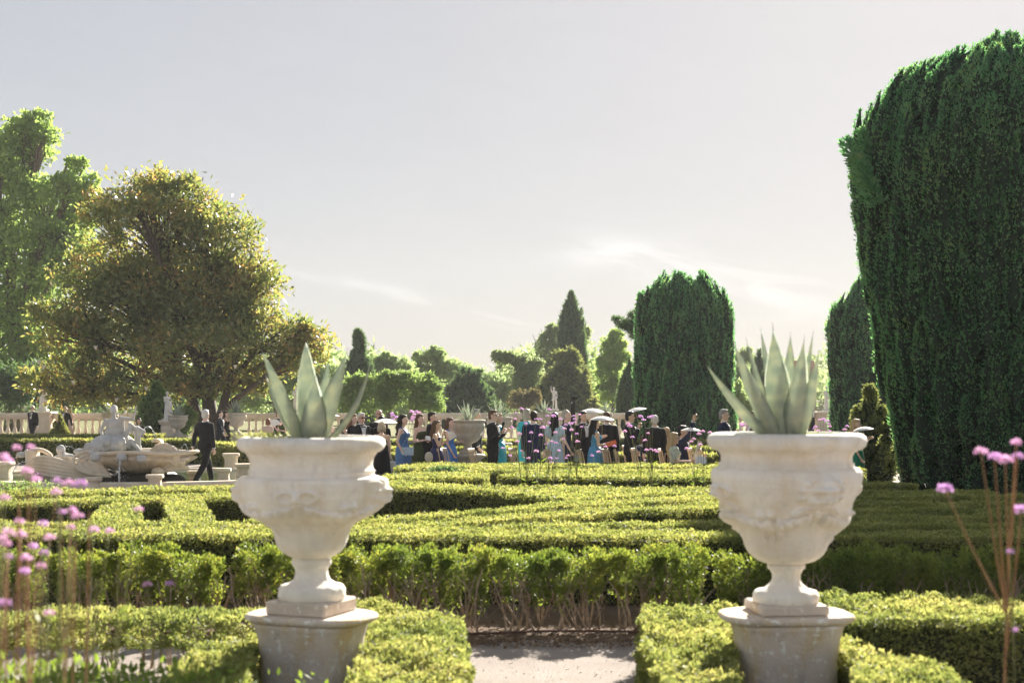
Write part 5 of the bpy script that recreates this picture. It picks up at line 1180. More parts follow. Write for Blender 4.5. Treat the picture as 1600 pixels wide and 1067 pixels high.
# ------------------------------------------------------------------ wooden folding chairs
M['wood'] = plain('pale beech wood', (.56, .42, .29), .6, .12, 14)
def chair_parts():
    pr = []
    for s in (-1, 1):
        pr.append(('leg', tube([(s*.19, -.22, 0), (s*.19, .10, .46), (s*.19, .20, .92)], [.016, .016, .014], 6)))
        pr.append(('leg', tube([(s*.165, .24, 0), (s*.165, -.16, .45)], .015, 6)))
    pr.append(('seat', box(-.19, .19, -.20, .18, .44, .465, .006)))
    for i in range(5): pr.append(('back_slat', move(box(-.016, .016, -.006, .006, 0, .40, .003), ((i-2)*.07, .155, .52), rx=-.17)))
    pr.append(('top_rail', move(box(-.2, .2, -.012, .012, -.03, .04, .008), (0, .223, .93), rx=-.17)))
    pr.append(('lower_rail', move(box(-.19, .19, -.010, .010, -.02, .02, .005), (0, .150, .51), rx=-.17)))
    pr.append(('stretcher', tube([(-.165, .20, .05), (.165, .20, .05)], .010, 6)))
    return [(n_, mesh(n_, *g)) for n_, g in pr]
CHP = chair_parts()
for _, me in CHP: me.materials.append(M['wood'])
for lab, px, Y, rz in (('beside the woman in royal blue', 704, 30.9, 62), ('nearest the mossy urn base', 717, 33.9, 75), ('behind the man holding a microphone', 751, 30.7, 70), ('at the feet of the man in navy suit', 814, 30.9, 68), ('in front of the ice blue dress', 870, 30.3, 72),
                       ('in front of the sequin gown', 921, 30.1, 75), ('beside the back of the brown-haired man', 960, 30.6, 66), ('in front of the man touching his face', 977, 30.3, 80), ('beside the pinstripe suit', 1004, 31.0, 70), ('under the seated blond woman in the leaf blouse', 1046, 30.6, 75),
                       ('under the seated man seen from behind', 1041, 31.9, 185), ('under the seated man with raised arm', 1063, 31.5, 78), ('in the open between the seated man and the bearded mask urn', 1093, 31.0, 68), ('closest to the bearded mask urn', 1109, 30.6, 72), ('under the seated man leaning forward', 990, 33.0, 70)):
    r = thing('folding_chair', f'pale wooden slatted chair {lab}', 'chair', (W(px, Y), Y, 0), R(rz), 'pale wooden ceremony chairs')
    for n_, me in CHP: put(n_, me, None, r)
# ------------------------------------------------------------------ loudspeaker
Y = 37; r = thing('loudspeaker', 'tall slim black column loudspeaker behind the curly-haired woman', 'loudspeaker', (W(895, Y), Y, 0)); zt = Zt(620, Y)
obj('column', box(-.06, .06, -.07, .07, 1.15, zt-.02, .01), ink, r); obj('cap', box(-.10, .10, -.09, .09, zt-.02, zt, .006), ink, r); obj('badge', box(-.035, -.02, -.074, -.068, zt-.18, zt-.12), white, r)
obj('pole', tube([(0, 0, .05), (0, 0, 1.16)], .02, 8), ink, r)
for i in range(3): a = i*2.1; obj('leg', tube([(0, 0, .5), (.45*math.cos(a), .45*math.sin(a), .01)], .012, 6), ink, r)
# ------------------------------------------------------------------ house glimpsed on the hill
Y = 175; r = thing('house', 'small pink house far away behind the agave with the sideways leaf', 'house', (W(1252, Y), Y, 0)); zt = Zt(577, Y); M['pinkwall'] = plain('pink render', (.55, .38, .30), .9, .08, 1); M['roof'] = plain('red clay tile', (.32, .13, .07), .9, .2, 3)
obj('wall', box(-1.3, 1.3, -2, 2, 0, zt, 0), M['pinkwall'], r); obj('roof', (np.array([(-1.5, -2.3, zt), (1.5, -2.3, zt), (1.5, 2.3, zt), (-1.5, 2.3, zt), (-1.5, 0, zt+1.1), (1.5, 0, zt+1.1)]), [(0, 1, 5, 4), (2, 3, 4, 5), (0, 4, 3), (1, 2, 5), (3, 2, 1, 0)]), M['roof'], r)
for i in (-.7, .6): obj('window', box(i-.3, i+.3, -2.06, -1.98, zt-1.6, zt-.6), ink, r)
# ------------------------------------------------------------------ fountain
FY = 33.6; fx = lambda px: W(px, FY); fz = lambda py: Zt(py, FY)
X0 = fx(165)
# pool: water sheet inside a low kerb
pw_, pl_ = 4.3, 3.4; pcx, pcy = X0+.3, 35.6
th = np.linspace(0, 2*math.pi, 64, endpoint=False)
M['water'] = plain('green pool water', (.05, .075, .04), .06, .2, 1.5, .25, 9, .5)
structure(obj('pool_water', (np.array([(pcx+pw_*math.cos(a), pcy+pl_*math.sin(a), .10) for a in th]), [tuple(range(64))]), M['water']))
V, F = [], []
for a in th:
    c, s_ = math.cos(a), math.sin(a)
    for k_, z in ((0, .0), (0, .13), (.03, .16), (.25, .16), (.28, .13), (.28, 0)): V.append((pcx+(pw_+k_)*c, pcy+(pl_+k_)*s_, z))
for i in range(64):
    for j in range(5): F.append((i*6+j, ((i+1) % 64)*6+j, ((i+1) % 64)*6+j+1, i*6+j+1))
kb = obj('pool_kerb', (np.array(V), F), M['fountain'], smooth=False); tag(kb, 'low curved stone kerb around the fountain pool', 'kerb')

ft = thing('baroque_fountain', 'baroque stone fountain with scrolled basin and cascading water', 'fountain', (X0, FY, 0))
q = lambda px, py, dy=0.0: np.array((fx(px)-X0, dy, fz(py)))
# main shell basin: oval lathe with gadroons below and a rolled rim
def basin(cx_, rx, ry, z0, z1, n=160, lob=26):
    pr = ((.30, 0.0), (.46, .10), (.68, .30), (.84, .52), (.92, .66), (.93, .72), (.90, .76), (.96, .80), (1.02, .86), (1.03, .93), (1.0, 1.0), (.93, .99), (.90, .90), (.6, .7), (.05, .66))
    V, F = [], []
    for k_, h in pr:
        for j in range(n):
            a = 2*math.pi*j/n; g = 1+.09*abs(math.sin(a*lob/2))*(1 if h < .70 and k_ > .3 else 0)+.03*math.cos(a*4)
            V.append((cx_+rx*k_*g*math.cos(a), ry*k_*g*math.sin(a), z0+(z1-z0)*h+.018*math.cos(a*4)*(h > .5)))
    for i in range(len(pr)-1):
        for j in range(n): F.append((i*n+j, i*n+(j+1) % n, (i+1)*n+(j+1) % n, (i+1)*n+j))
    F.append(tuple(range(n-1, -1, -1))); F.append(tuple(range((len(pr)-1)*n, len(pr)*n))); return np.array(V), F
bc = fx(222)-X0
bas = obj('basin', basin(bc, 1.28, .95, fz(738), fz(703)), M['fountain'], ft, smooth=True)
obj('basin_water', (np.array([(bc+1.16*math.cos(a), .85*math.sin(a), fz(703)-.07) for a in th]), [tuple(range(64))]), M['water'], bas)
M['rock'] = plain('dark rock', (.055, .045, .035), .6, .4, 6, .9, 14)  # dark tone for the base below the basin
rk = [ell((bc-.5+random.uniform(-.9, 1.3), random.uniform(-.2, .5), .12), (random.uniform(.2, .42), .3, random.uniform(.12, .30)), 8, 6) for i in range(10)]
blob('rock_base', rk+[ell((bc, .2, .1), (.75, .6, .36), 10, 8)], .05, M['rock'], ft, .5)
def scroll(c, r0, turns, width, dy, start=0.0, sgn=1, thick=.07, n=44, shrink=.86):
    """ribbon volute: a thick band curling inwards"""
    V, F = [], []
    for i in range(n):
        t = i/(n-1); a = start+sgn*t*turns*2*math.pi; r = r0*(1-shrink*t)
        for rr, yy in ((r, -width/2*(1-.3*t)), (r, width/2*(1-.3*t)), (r-thick*(1-.6*t), width/2*(1-.3*t)), (r-thick*(1-.6*t), -width/2*(1-.3*t))):
            V.append((c[0]+rr*math.cos(a), c[1]+dy+yy, c[2]+rr*math.sin(a)))
    for i in range(n-1):
        for j in range(4): F.append((i*4+j, i*4+(j+1) % 4, i*4+4+(j+1) % 4, i*4+4+j))
    F += [(3, 2, 1, 0), tuple(range((n-1)*4, n*4))]; return np.array(V), F
vol = []
for k_ in range(4):                                              # shell volute left of the basin: nested ribs
    pts = bez(q(165+k_*2, 742-k_*2, -.55+k_*.05), q(118+k_*9, 722, -.62+k_*.05), q(164+k_*1.5, 704+k_*1.5, -.5+k_*.04), 12); pts2 = bez(q(128+k_*5, 724, -.6), q(124+k_*8, 702+k_*5, -.6), q(168, 703+k_*4, -.45), 12)
    vol.append(tube(np.vstack((bez(q(186-k_*4, 742-k_*5, -.64+k_*.02), q(132+k_*9, 740-k_*4, -.74+k_*.05), q(128+k_*8, 719, -.70+k_*.05), 9), bez(q(128+k_*8, 718, -.70+k_*.05), q(130+k_*8, 702+k_*5, -.66+k_*.05), q(170-k_*3, 702+k_*5, -.50), 9)[1:])), np.interp(np.arange(17), (0, 8, 16), (.04, .050, .03)), 7))
vol.append(ell(q(155, 722, -.36), (.36, .24, .27), 14, 10))
blob('shell_volute', vol, .017, M['fountain'], ft, .6, 0)
rs_ = []
for k_ in range(5): rs_.append(tube(bez(q(240+k_*4, 708+k_*2, -.50-k_*.03), q(266, 678+k_*8, -.62), q(290-k_*2, 710+k_*4, -.50), 12), np.interp(np.arange(12), (0, 6, 11), (.035, .05, .03)), 7))
rs_ += [ell(q(266, 706, -.3), (.30, .22, .18), 12, 8), scroll(q(252, 694), .16, 1.2, .3, -.3, 2.6, -1), ell(q(257, 735, -.62), (.16, .12, .12), 10, 8)]
for i in range(9): rs_.append(cap_(q(262+i*4.2, 722-i*.3, -.52), q(264+i*4.0, 731-i*.5, -.46), .034, .022, 8))
rs_ += [cap_(q(258, 720, -.50), q(300, 716, -.42), .05, .05), cap_(q(262, 734, -.5), q(298, 729, -.40), .05, .05)]
blob('shell_scroll', rs_, .017, M['fountain'], ft, .6, 0)
# long S-scroll wall on the left
lw = []
for k_ in range(6):
    pts = np.vstack((bez(q(44, 742-k_*3, -.35+k_*.03), q(52, 709+k_*5, -.50), q(86, 713+k_*5.5, -.56), 9), bez(q(86, 713+k_*5.5, -.56), q(116, 718+k_*5.5, -.58), q(165, 736+k_*2, -.58), 10)[1:]))
    lw.append(tube(pts, np.interp(np.arange(len(pts)), (0, 6, len(pts)-1), (.035, .048, .03)), 7))
lw += [ell(q(95, 738, -.30), (.74, .26, .30), 14, 8), ell(q(60, 738, -.28), (.30, .22, .22), 10, 8)]
for i in range(6): lw.append(ell(q(62+i*5, 744, -.45), (.045, .05, .09), 8, 6))
blob('scroll_wall', lw, .018, M['fountain'], ft, .6, 0)
br_ = [tube(np.vstack((bez(q(52, 703, -.2), q(70, 699, -.2), q(84, 710, -.25), 8), bez(q(84, 710, -.25), q(88, 716, -.25), q(80, 716, -.25), 5)[1:])), .055, 7)]
obj('scroll_bracket', join(box(*(lambda a, b: (a[0], b[0], -.36, -.06, b[2], a[2]))(q(47, 703), q(64, 722)), .02), br_[0]), M['fountain'], ft)
# base slab and pedestals of the basin
obj('base_slab', box(q(45, 0)[0], q(130, 0)[0], -.7, .3, 0, fz(757)+.03, .02), M['fountain'], ft)
# sea monster with two round eyes under the seated figure
ms = [ell(q(172, 694, -.22), (.40, .34, .24), 16, 10), ell(q(160, 698, -.45), (.18, .16, .15), 12, 8), ell(q(190, 697, -.40), (.24, .18, .17), 12, 8), cap_(q(190, 690, .05), q(212, 700, .1), .22, .12), ell(q(155, 706, -.50), (.16, .14, .09), 10, 8), cap_(q(150, 706, -.55), q(172, 709, -.6), .055, .06)]
for ex in (149, 174): ms += [move(lathe([(.10, -.03), (.115, 0), (.10, .035), (.07, .03), (.05, .045), (.001, .06)], 14), q(ex, 697, -.56), rx=R(90))]
mon = blob('sea_monster', ms, .022, M['grey_stone'], ft, .6, 1)
# seated draped figure riding the monster
J = skeleton('hip', 'down', 'sit', .05, False); tr_ = lambda p, s_=.92: p*s_
sf = []
for V_, F_ in body_prims(J, False, -.3): sf.append((np.asarray(V_)*.92, F_))
sf += [ell((0, 0, .62), (.20, .15, .16)), ell((0, .0, .8), (.17, .13, .16)), cap_((-.14, -.1, .45), (-.16, -.42, .38), .12, .10), cap_((.14, -.1, .45), (.16, -.42, .38), .12, .10), ell((0, -.1, .36), (.30, .30, .14)), ell((0, .02, 1.16), (.09, .1, .095)), cap_((.15, -.05, .95), (.42, -.16, .92), .05, .04), cap_((.42, -.16, .92), (.50, -.25, 1.22), .035, .02)]
o = blob('rider_figure', sf, .02, M['grey_stone'], ft, .6, 1); o.location = tuple(q(180, 690, -.12)-np.array((0, 0, .42))); o.rotation_euler = (0, 0, R(15)); o.scale = (1.03,)*3
# nymph with arched arms beside the rider
nf = [cap_(q(214, 704, .1), q(214, 680, .05), .07, .08), ell(q(214, 674, .05), (.10, .08, .14), 10, 8), cap_(q(212, 670, .0), q(203, 662, -.05), .05, .045), cap_(q(203, 662, -.05), q(207, 676, -.1), .042, .03), cap_(q(217, 670, 0), q(226, 674, -.05), .05, .042), cap_(q(226, 674, -.05), q(219, 684, -.12), .04, .03), cap_(q(206, 690, -.05), q(220, 703, -.15), .07, .05), cap_(q(205, 664, -.02), q(196, 682, -.05), .05, .07), cap_(q(197, 682, -.05), q(203, 700, -.1), .06, .05)]
blob('arching_figure', nf, .02, M['grey_stone'], ft, .6, 1)
# putto swimming on the left, with a fish
pf = [ell(q(98, 702, -.15), (.11, .11, .12), 12, 8), cap_(q(100, 712, -.12), q(112, 716, -.05), .10, .11), cap_(q(104, 712, -.2), q(122, 712, -.25), .045, .035), cap_(q(122, 712, -.25), q(130, 706, -.25), .04, .03), cap_(q(92, 713, -.15), q(84, 718, -.2), .045, .035), cap_(q(112, 717, 0), q(128, 722, .05), .08, .05), ell(q(125, 705, -.1), (.13, .09, .075), 10, 8), cap_(q(130, 704, -.1), q(136, 698, -.1), .05, .02)]
blob('putto', pf, .02, M['grey_stone'], ft, .6, 1)
bd_ = [ell(q(38, 710, -.2), (.13, .09, .07), 10, 8), cap_(q(42, 708, -.2), q(47, 702, -.22), .04, .03), cap_(q(33, 711, -.2), q(27, 716, -.15), .04, .01)]
blob('water_bird', bd_, .018, M['grey_stone'], ft, .6, 1)
# water spouts: lion masks on the rim
for px_, py_ in ((208, 712), (238, 714), (168, 712)):
    obj('spout_mask', join(ell(q(px_, py_, -.98), (.13, .08, .10), 12, 8), ell(q(px_, py_+2, -1.04), (.06, .06, .045), 10, 6), *[ell(q(px_+s_*5, py_-3, -1.0), (.035, .03, .03), 8, 6) for s_ in (-1, 1)]), M['grey_stone'], ft, smooth=True)
# falling and spraying water: glassy threads and drops
def watermat():
    m, nt, nd, lk, out = newmat('sparkling water')
    b = nd.new('ShaderNodeBsdfPrincipled'); b.inputs['Base Color'].default_value = (.92, .94, .95, 1); b.inputs['Roughness'].default_value = .12; b.inputs['Transmission Weight'].default_value = .55; b.inputs['IOR'].default_value = 1.33
    lk.new(b.outputs[0], out.inputs[0]); return m
M['spray'] = watermat()
wt = []
p0, p1 = q(208, 716, -1.10), q(209, 757, -1.22)
for i in range(7):
    o_ = rng.normal(size=3)*np.array((.025, .02, 0)); wt.append(tube(bez(p0+o_, (p0*.6+p1*.4)+np.array((0, -.10, .05))+o_, p1+o_*1.6, 7), [.012, .011, .010, .008, .007, .006, .004], 5))
for i in range(90):
    t = random.random()**.7; c = p0+(p1-p0)*t+rng.normal(size=3)*np.array((.05+.10*t, .05, .02)); wt.append(ell(c, (random.uniform(.006, .014),)*3, 6, 4))
obj('water_fall', join(*wt), M['spray'], ft, smooth=True)['kind'] = 'stuff'
jets = []
for (a, b, c, n_, r_) in ((q(100, 706, -.3), q(110, 690, -.4), q(126, 700, -.5), 26, .010), (q(222, 676, 0), q(232, 648, .2), q(244, 702, .3), 46, .012), (q(300, 712, -.3), q(294, 676, -.3), q(286, 708, -.3), 26, .010), (q(150, 698, -.5), q(158, 702, -.7), q(166, 716, -.8), 14, .008), (q(30, 735, -.4), q(40, 715, -.4), q(56, 722, -.4), 26, .011), (q(170, 742, -.9), q(180, 752, -1.0), q(192, 772, -1.2), 10, .02)):
    pt = bez(a, b, c, n_); jets.append(tube(pt, np.linspace(r_, r_*.4, n_), 5))
    for p_ in pt[n_//3::2]: jets.append(ell(p_+rng.normal(size=3)*.025, (random.uniform(.006, .012),)*3, 6, 4))
obj('water_jets', join(*jets), M['spray'], ft, smooth=True)['kind'] = 'stuff'
# stone seats round the pool
def seat(label, px, y0, y1, wpx, Y, rz=0.0, long=1.0):
    s = Y/FPX; w = wpx*s/2; h = (y1-y0)*s; z0 = max(0, Zt(y1, Y)); r = thing('stone_stool', label, 'stool', (W(px, Y), Y, 0), R(rz), 'stone seats round the pool')
    z1 = Zt(y0, Y); H_ = z1
    obj('block', lathe([(w*1.0, 0), (w*1.0, .06), (w*.86, .10), (w*.78, H_*.5), (w*.82, H_*.75), (w*.95, H_-.09)], 32, True, squircle(4.5, .95)), M['fountain'], r, smooth=False, sc_=(long, .8, 1))
    obj('top_slab', lathe([(w*.98, H_-.09), (w*1.06, H_-.075), (w*1.08, H_-.04), (w*1.04, H_-.005), (w*.98, H_)], 32, True, squircle(4.5, .95)), M['fountain'], r, sc_=(long, .8, 1))
seat('box shaped stone seat in front of the shell volute', 146, 745, 760, 25, 32.0)
seat('waisted stone seat under the falling water', 242, 741, 760, 26, 32.0)
seat('waisted stone seat right beside the walking man', 349, 731, 757, 24, 34.0)
seat('stone seat with scroll sides, farthest of those by the walking man', 361, 708, 722, 26, 39.0, 10)
seat('stone seat half hidden by the urn nearer the fountain', 381, 724, 745, 28, 36.0, 25)
seat('wide stone bench at the picture edge below the fountain scrolls', 14, 752, 770, 52, 30.5, -12)
seat('tall stone seat at the picture edge beside the bird', 4, 721, 742, 34, 35.0, -8)
seat('stone seat just behind the legs of the walking man', 303, 735, 757, 20, 34.6, 0)
# tiered spire fountain far behind the balustrade
Y = 75; r = thing('tiered_fountain', 'slim tiered fountain spire far behind the balustrade', 'fountain', (W(197, Y), Y, 0)); H_ = Zt(608, Y)
obj('shaft', lathe([(.3, 0), (.28, .8), (.10, 1.0), (.09, H_*.62), (.06, H_*.65), (.05, H_*.85), (.08, H_*.9), (.02, H_)], 14), M['statue'], r, smooth=True)
for z_, w_ in ((H_*.45, .55), (H_*.63, .42), (H_*.80, .27)): obj('bowl', lathe([(.06, z_-.14), (w_*.6, z_-.06), (w_, z_), (w_*.95, z_+.02), (.05, z_-.03)], 18), M['statue'], r, smooth=True)

# ------------------------------------------------------------------ verbena
M['vstem'] = plain('green brown verbena stem', (.16, .17, .06), .7, .35, 6); M['vstem_r'] = plain('reddish verbena stem', (.30, .17, .08), .7, .3, 6)
M['verb'] = leafmat('purple verbena floret', [(.50, .30, .54), (.62, .42, .64), (.74, .55, .74)], .4, (1.2, 1, 1.25), .6, .2, 20)
M['verb_pale'] = leafmat('pink verbena floret', [(.60, .38, .56), (.70, .48, .64), (.80, .60, .72)], .4, (1.2, 1, 1.2), .6, .2, 20)
def head_mesh(n, mat, fl=.62):
    e = unit(rng.normal(size=(n, 3))); e[:, 2] = np.abs(e[:, 2])*1.1-.25; e = unit(e)
    me = mesh('flower_head', *leaves(e*np.array((.72, .72, .72*fl))*(.6+.4*rng.random((n, 1))), e+rng.normal(size=(n, 3))*.45, .42, .34)); me.materials.append(mat); return me
HD = [head_mesh(70, M['verb']), head_mesh(70, M['verb_pale']), head_mesh(48, M['verb'], .5)]
def verbena(label, base, heads, r0, hs_, red=False, group=None, kinds=(0, 1), dive=.45, lean=None, leafy=True):
    """heads: world points of flower heads; base: root on the ground"""
    bx_, by_ = base; root = thing('verbena_plant', label, 'plant', (bx_, by_, 0), 0, group)
    hp = sorted([np.array((h_[0]-bx_, h_[1]-by_, h_[2])) for h_ in heads], key=lambda a: -a[2]); top = hp[0]
    main = bez((0, 0, 0), (top[0]*.35+random.uniform(-.03, .03), top[1]*.3, top[2]*.55), top, 12); st = [tube(main, np.linspace(r0, r0*.5, 12), 6)]
    for p_ in hp[1:]:
        f = min(.92, max(.12, (p_[2]/top[2])*(1-dive*random.uniform(.6, 1.1)))); a = main[int(f*11)]
        st.append(tube(bez(a, (a*.45+p_*.55)+np.array((0, 0, -.06*(p_[2]-a[2]))), p_, 8), np.linspace(r0*.7, r0*.38, 8), 5))
    obj('stem', join(*st), M['vstem_r'] if red else M['vstem'], root, smooth=True)
    for p_ in hp:
        s_ = hs_*random.uniform(.8, 1.2); put('flower_head', HD[random.choice(kinds)], None, root, tuple(p_), random.random()*6, s_)
    if leafy:
        n = 12; t = rng.random(n)*.6; q_ = np.array([main[int(a*11)] for a in t]); d = rng.normal(size=(n, 3))*np.array((1, 1, .3))+np.array((0, 0, .5)); obj('leaves', leaves(q_, d, r0*22, r0*4), M['weed'], root)
    return root
FG = 'verbena in the near corner'
def hw_(px, py, Y): return (W(px, Y), Y, Zt(py, Y))
near = [(('tallest pink verbena at the picture edge', 5.0, (30, 1100)), [(26, 700), (48, 699)], True), (('verbena with paired heads at the picture edge beside the tall seat', 4.6, (-14, 1100)), [(6, 714), (12, 720), (8, 778)], False),
        (('reddish verbena in front of the scroll wall', 5.2, (60, 1100)), [(42, 736), (56, 750), (88, 769)], True), (('verbena with a row of three plump heads before the stone scroll', 4.7, (120, 1100)), [(89, 751), (107, 755), (126, 756)], False),
        (('verbena with clustered heads in front of the hedge blocks', 4.9, (100, 1100)), [(112, 798), (96, 800), (111, 824), (120, 806)], True), (('verbena with two small heads leaning toward the urn', 5.3, (130, 1100)), [(146, 828), (171, 830)], False),
        (('verbena with one lone head above the small dark gap', 6.2, (150, 1100)), [(217, 796)], False), (('verbena with heads at hedge height near the edge', 4.8, (20, 1100)), [(30, 815), (67, 819), (32, 836)], True),
        (('verbena crowding the picture edge at hedge height', 4.4, (-6, 1100)), [(12, 832), (10, 850), (4, 842)], True), (('slim verbena with stacked heads', 5.1, (78, 1100)), [(77, 840), (51, 854), (68, 864)], False),
        (('short verbena with three pale heads', 4.9, (52, 1100)), [(64, 884), (38, 893), (41, 872)], True), (('shortest verbena with a head low by the leggy stems', 4.6, (88, 1100)), [(77, 958)], False),
        (('two-headed verbena in front of the loose box clumps', 7.4, (246, 1080)), [(230, 913), (265, 912)], False), (('verbena with low heads at the very edge', 4.5, (-20, 1100)), [(14, 870), (8, 942)], True)]
for (lab, Y, (bx_, by_)), hs2, red in near:
    verbena(lab, (W(bx_, Y), Y), [hw_(a, b, Y+random.uniform(-.08, .08)) for a, b in hs2], .0032 if Y < 6 else .0042, .0185 if Y < 6 else .022, red, FG, (0, 1, 1))
# thin flowerless stalks among them
for i, (a, b, Y) in enumerate(((95, 790, 4.8), (140, 800, 5.0), (185, 880, 5.2), (30, 780, 4.6), (66, 870, 4.7), (118, 850, 4.5), (150, 905, 4.9))):
    r = thing('flower_stalk', ['tall bare stalk beside the clustered verbena heads', 'bare stalk leaning toward the fountain hedge blocks', 'short bare stalk nearest the urn', 'reddish bare stalk at the picture edge', 'thin bare stalk under the stacked verbena heads', 'green bare stalk under the clustered verbena heads', 'slanting bare stalk in front of the leggy hedge'][i], 'stalk', (W(a-10, Y), Y, 0), 0, FG)
    e = np.array(hw_(a, b, Y))-np.array((W(a-10, Y), Y, 0)); obj('stem', tube(bez((0, 0, 0), (e[0]*.2, 0, e[2]*.6), e, 9), np.linspace(.006, .0025, 9), 5), M['vstem_r'] if i % 2 else M['vstem'], r)
    n = 14; t = rng.random(n)[:, None]; obj('leaves', leaves(e*t*.9, rng.normal(size=(n, 3))*np.array((1, 1, .3))+np.array((0, 0, .6)), .06, .012), M['weed'], r)
# right-hand stalk
verbena('tall verbena with seven lilac heads beside the huge yew', (W(1566, 5.2), 5.2), [hw_(a, b, 5.2) for a, b in ((1588, 692), (1533, 706), (1554, 714), (1571, 720), (1590, 713), (1477, 764), (1596, 797))], .0060, .027, True, None, (0, 1), .30)
verbena('short verbena with two tiny heads under the tall lilac one', (W(1586, 5.0), 5.0), [hw_(1578, 862, 5.0), hw_(1585, 984, 5.0)], .004, .012, False, None, (0,), .5)
# mid-parterre drift in front of the crowd
midv = [('in front of the turquoise dresses', 815, 23, [(800, 668), (808, 690), (815, 704), (797, 712), (786, 700), (805, 655)]), ('with the highest head, by the silver-haired woman', 822, 22.6, [(815, 639), (807, 645), (822, 662), (838, 655), (812, 678), (828, 690), (845, 680)]),
        ('against the navy suit', 836, 23.2, [(830, 676), (843, 655), (850, 668), (838, 705), (826, 716), (855, 650), (862, 690)]), ('between the navy suit and the ice blue dress', 852, 22.8, [(847, 668), (858, 661), (865, 650), (868, 676), (853, 694), (873, 704), (860, 716)]),
        ('against the ice blue dress', 868, 23.4, [(862, 722), (870, 716), (858, 640), (876, 655), (882, 670), (868, 692), (884, 716)]), ('beside the curly-haired woman', 890, 23, [(884, 664), (893, 672), (880, 686), (898, 660), (888, 712), (902, 690), (897, 650)]),
        ('tall and forked beside the tuxedoed young man', 902, 24, [(898, 655), (906, 648), (892, 662), (909, 667), (901, 678)]), ('low and forked in front of the sequin gown', 948, 21.5, [(946, 698), (935, 706), (960, 697), (925, 712)]),
        ('slanting in front of the man touching his face', 996, 22, [(981, 662), (976, 674), (988, 683), (984, 666), (1001, 651)]), ('tall and branching in front of the pinstripe suit', 1014, 22.5, [(1014, 652), (1019, 651), (1006, 656), (1013, 677), (1008, 688)]),
        ('with a flat spray of heads below the pinstripe suit', 1016, 21.8, [(1010, 703), (1017, 702), (1023, 704), (1027, 706)]), ('on the lap side of the seated woman in the leaf blouse', 1085, 22.4, [(1080, 690), (1084, 686), (1073, 701), (1094, 695)]),
        ('near the rim of the bearded mask urn', 1100, 22, [(1098, 674), (1092, 678), (1109, 676)])]
for lab, bxp, Y, hs2 in midv:
    verbena(f'verbena in the parterre, {lab}', (W(bxp+random.uniform(-4, 8), Y), Y), [hw_(a, b, Y+random.uniform(-.15, .15)) for a, b in hs2], .0055, .035, False, 'verbena drift in the middle of the parterre', (0, 1, 2), .55)
# drifts farther away
for lab, bxp, Y, cnt, (xa, xb, ya, yb) in (('behind the blue gown', 628, 36, 9, (610, 648, 640, 662)), ('behind the woman in moss green', 648, 36.5, 7, (640, 656, 642, 660)), ('beside the man with glasses behind the bearded mask urn', 1165, 34, 6, (1155, 1172, 646, 668)),
                                       ('in front of the flower-fronted pier', 1288, 42, 10, (1270, 1308, 648, 674)), ('nearest the huge yew, by the pier', 1322, 42, 8, (1312, 1345, 645, 672))):
    verbena(f'verbena clump {lab}', (W(bxp, Y), Y), [hw_(random.uniform(xa, xb), random.uniform(ya, yb), Y+random.uniform(-.2, .2)) for i in range(cnt)], .008, .055, False, 'verbena clumps farther away', (0, 1), .6)
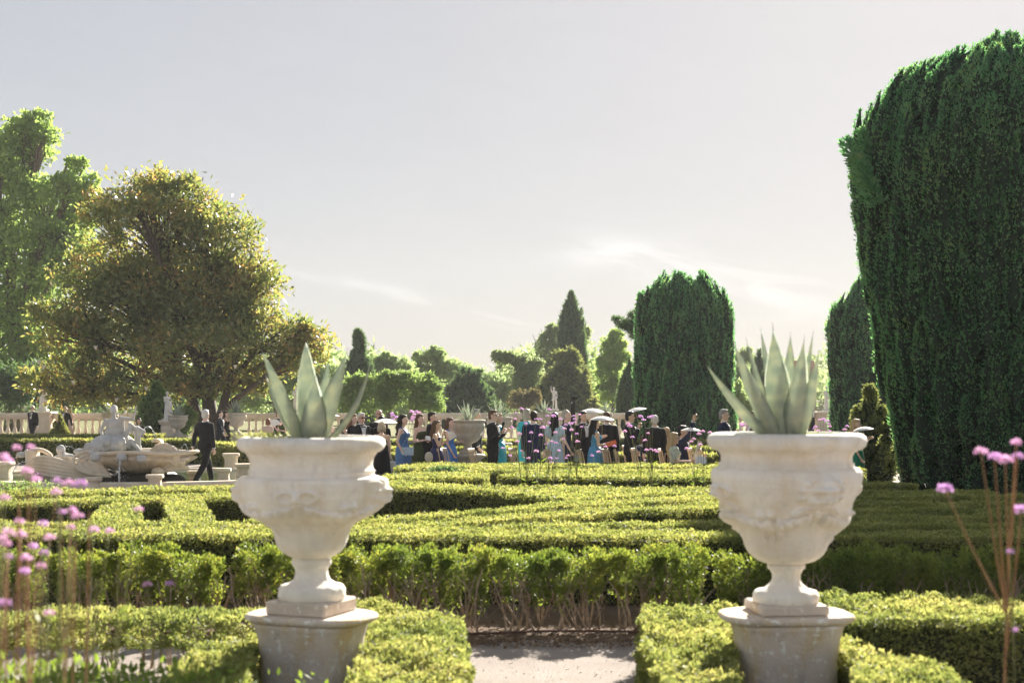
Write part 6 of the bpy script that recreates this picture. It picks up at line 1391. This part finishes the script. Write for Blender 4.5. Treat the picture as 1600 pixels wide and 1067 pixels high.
# weeds in the near corner, hose along the leggy hedge
M['verb_d'] = leafmat('deep purple flower', [(.10, .03, .16), (.16, .05, .22)], .3, None)
tuft('dense leafy green weeds filling the corner below the verbena', W(60, 7.4), 7.4, .16, .46, 4200, .42, .055, M['weed'], 'leafy_weeds', 'weeds')
tuft('leafy green weeds between the corner and the urn pedestal', W(185, 7.9), 7.9, .06, .20, 2000, .30, .055, M['weed'], 'leafy_weeds', 'weeds')
tuft('grey green lavender like bush by the pool kerb', W(30, 21), 21, .35, .30, 1500, .45, .05, M['shrub'], 'small_bush', 'shrub')
tuft('dark sprig poking out of the hedge in front of the crowd', W(695, 26.6), 26.6, .64, .13, 420, .10, .06, M['far_c'], 'dark_sprig', 'shrub')
tuft('deep purple flower clump in front of the scroll wall', W(58, 24), 24, .66, .05, 160, .12, .03, M['verb_d'], 'purple_flowers', 'plant')
M['hose'] = plain('brown irrigation hose', (.10, .05, .035), .5, .2)
hs3 = obj('irrigation_hose', tube([(x_, 12.12+.03*math.sin(x_*2.1)+.01*math.sin(x_*7), .03+.008*math.sin(x_*3)) for x_ in np.linspace(-4.5, 5, 60)], .011, 6), M['hose'], smooth=True); tag(hs3, 'thin brown irrigation hose lying along the leggy hedge', 'hose')
# dry clippings and pebbles scattered at the foot of the hedge
n = 5200; q_ = np.c_[rng.uniform(-2.6, 2.6, n), 11.45+np.abs(rng.normal(size=n))*.55, np.full(n, .012)]; q_[:, 2] += rng.random(n)*.012
dbr = obj('leaf_litter', leaves(q_, rng.normal(size=(n, 3))*np.array((1, 1, .12)), .030, .014), leafmat('dry leaf litter', [(.10, .065, .04), (.20, .13, .08), (.30, .22, .14)], .15, (1, 1, 1), .8, .1, 6)); dbr['kind'] = 'stuff'; tag(dbr, 'dry leaf litter on the soil under the leggy hedge', 'litter')
n = 700; q_ = np.c_[rng.uniform(-1.2, 1.4, n), rng.uniform(8.0, 11.6, n), np.full(n, .006)]
pb_ = obj('pebbles', leaves(q_, rng.normal(size=(n, 3))*np.array((1, 1, .1)), .012, .010), plain('pebble', (.50, .44, .39), .9, .3, 30)); pb_['kind'] = 'stuff'; tag(pb_, 'small loose pebbles on the pale gravel path', 'gravel')
bake_blobs()
# ------------------------------------------------------------------ summer haze
hz = obj('haze', box(-300, 300, -50, 410, -1.0, 40), None); hz['kind'] = 'stuff'; tag(hz, 'thin pale summer haze over the whole garden', 'haze')
hm_, hnt, hnd, hlk, hout = newmat('haze')
pv = hnd.new('ShaderNodeVolumePrincipled'); pv.inputs['Color'].default_value = (.96, .97, 1, 1); pv.inputs['Density'].default_value = .0003; pv.inputs['Anisotropy'].default_value = .0
hlk.new(pv.outputs[0], hout.inputs['Volume']); hz.data.materials.clear(); hz.data.materials.append(hm_)
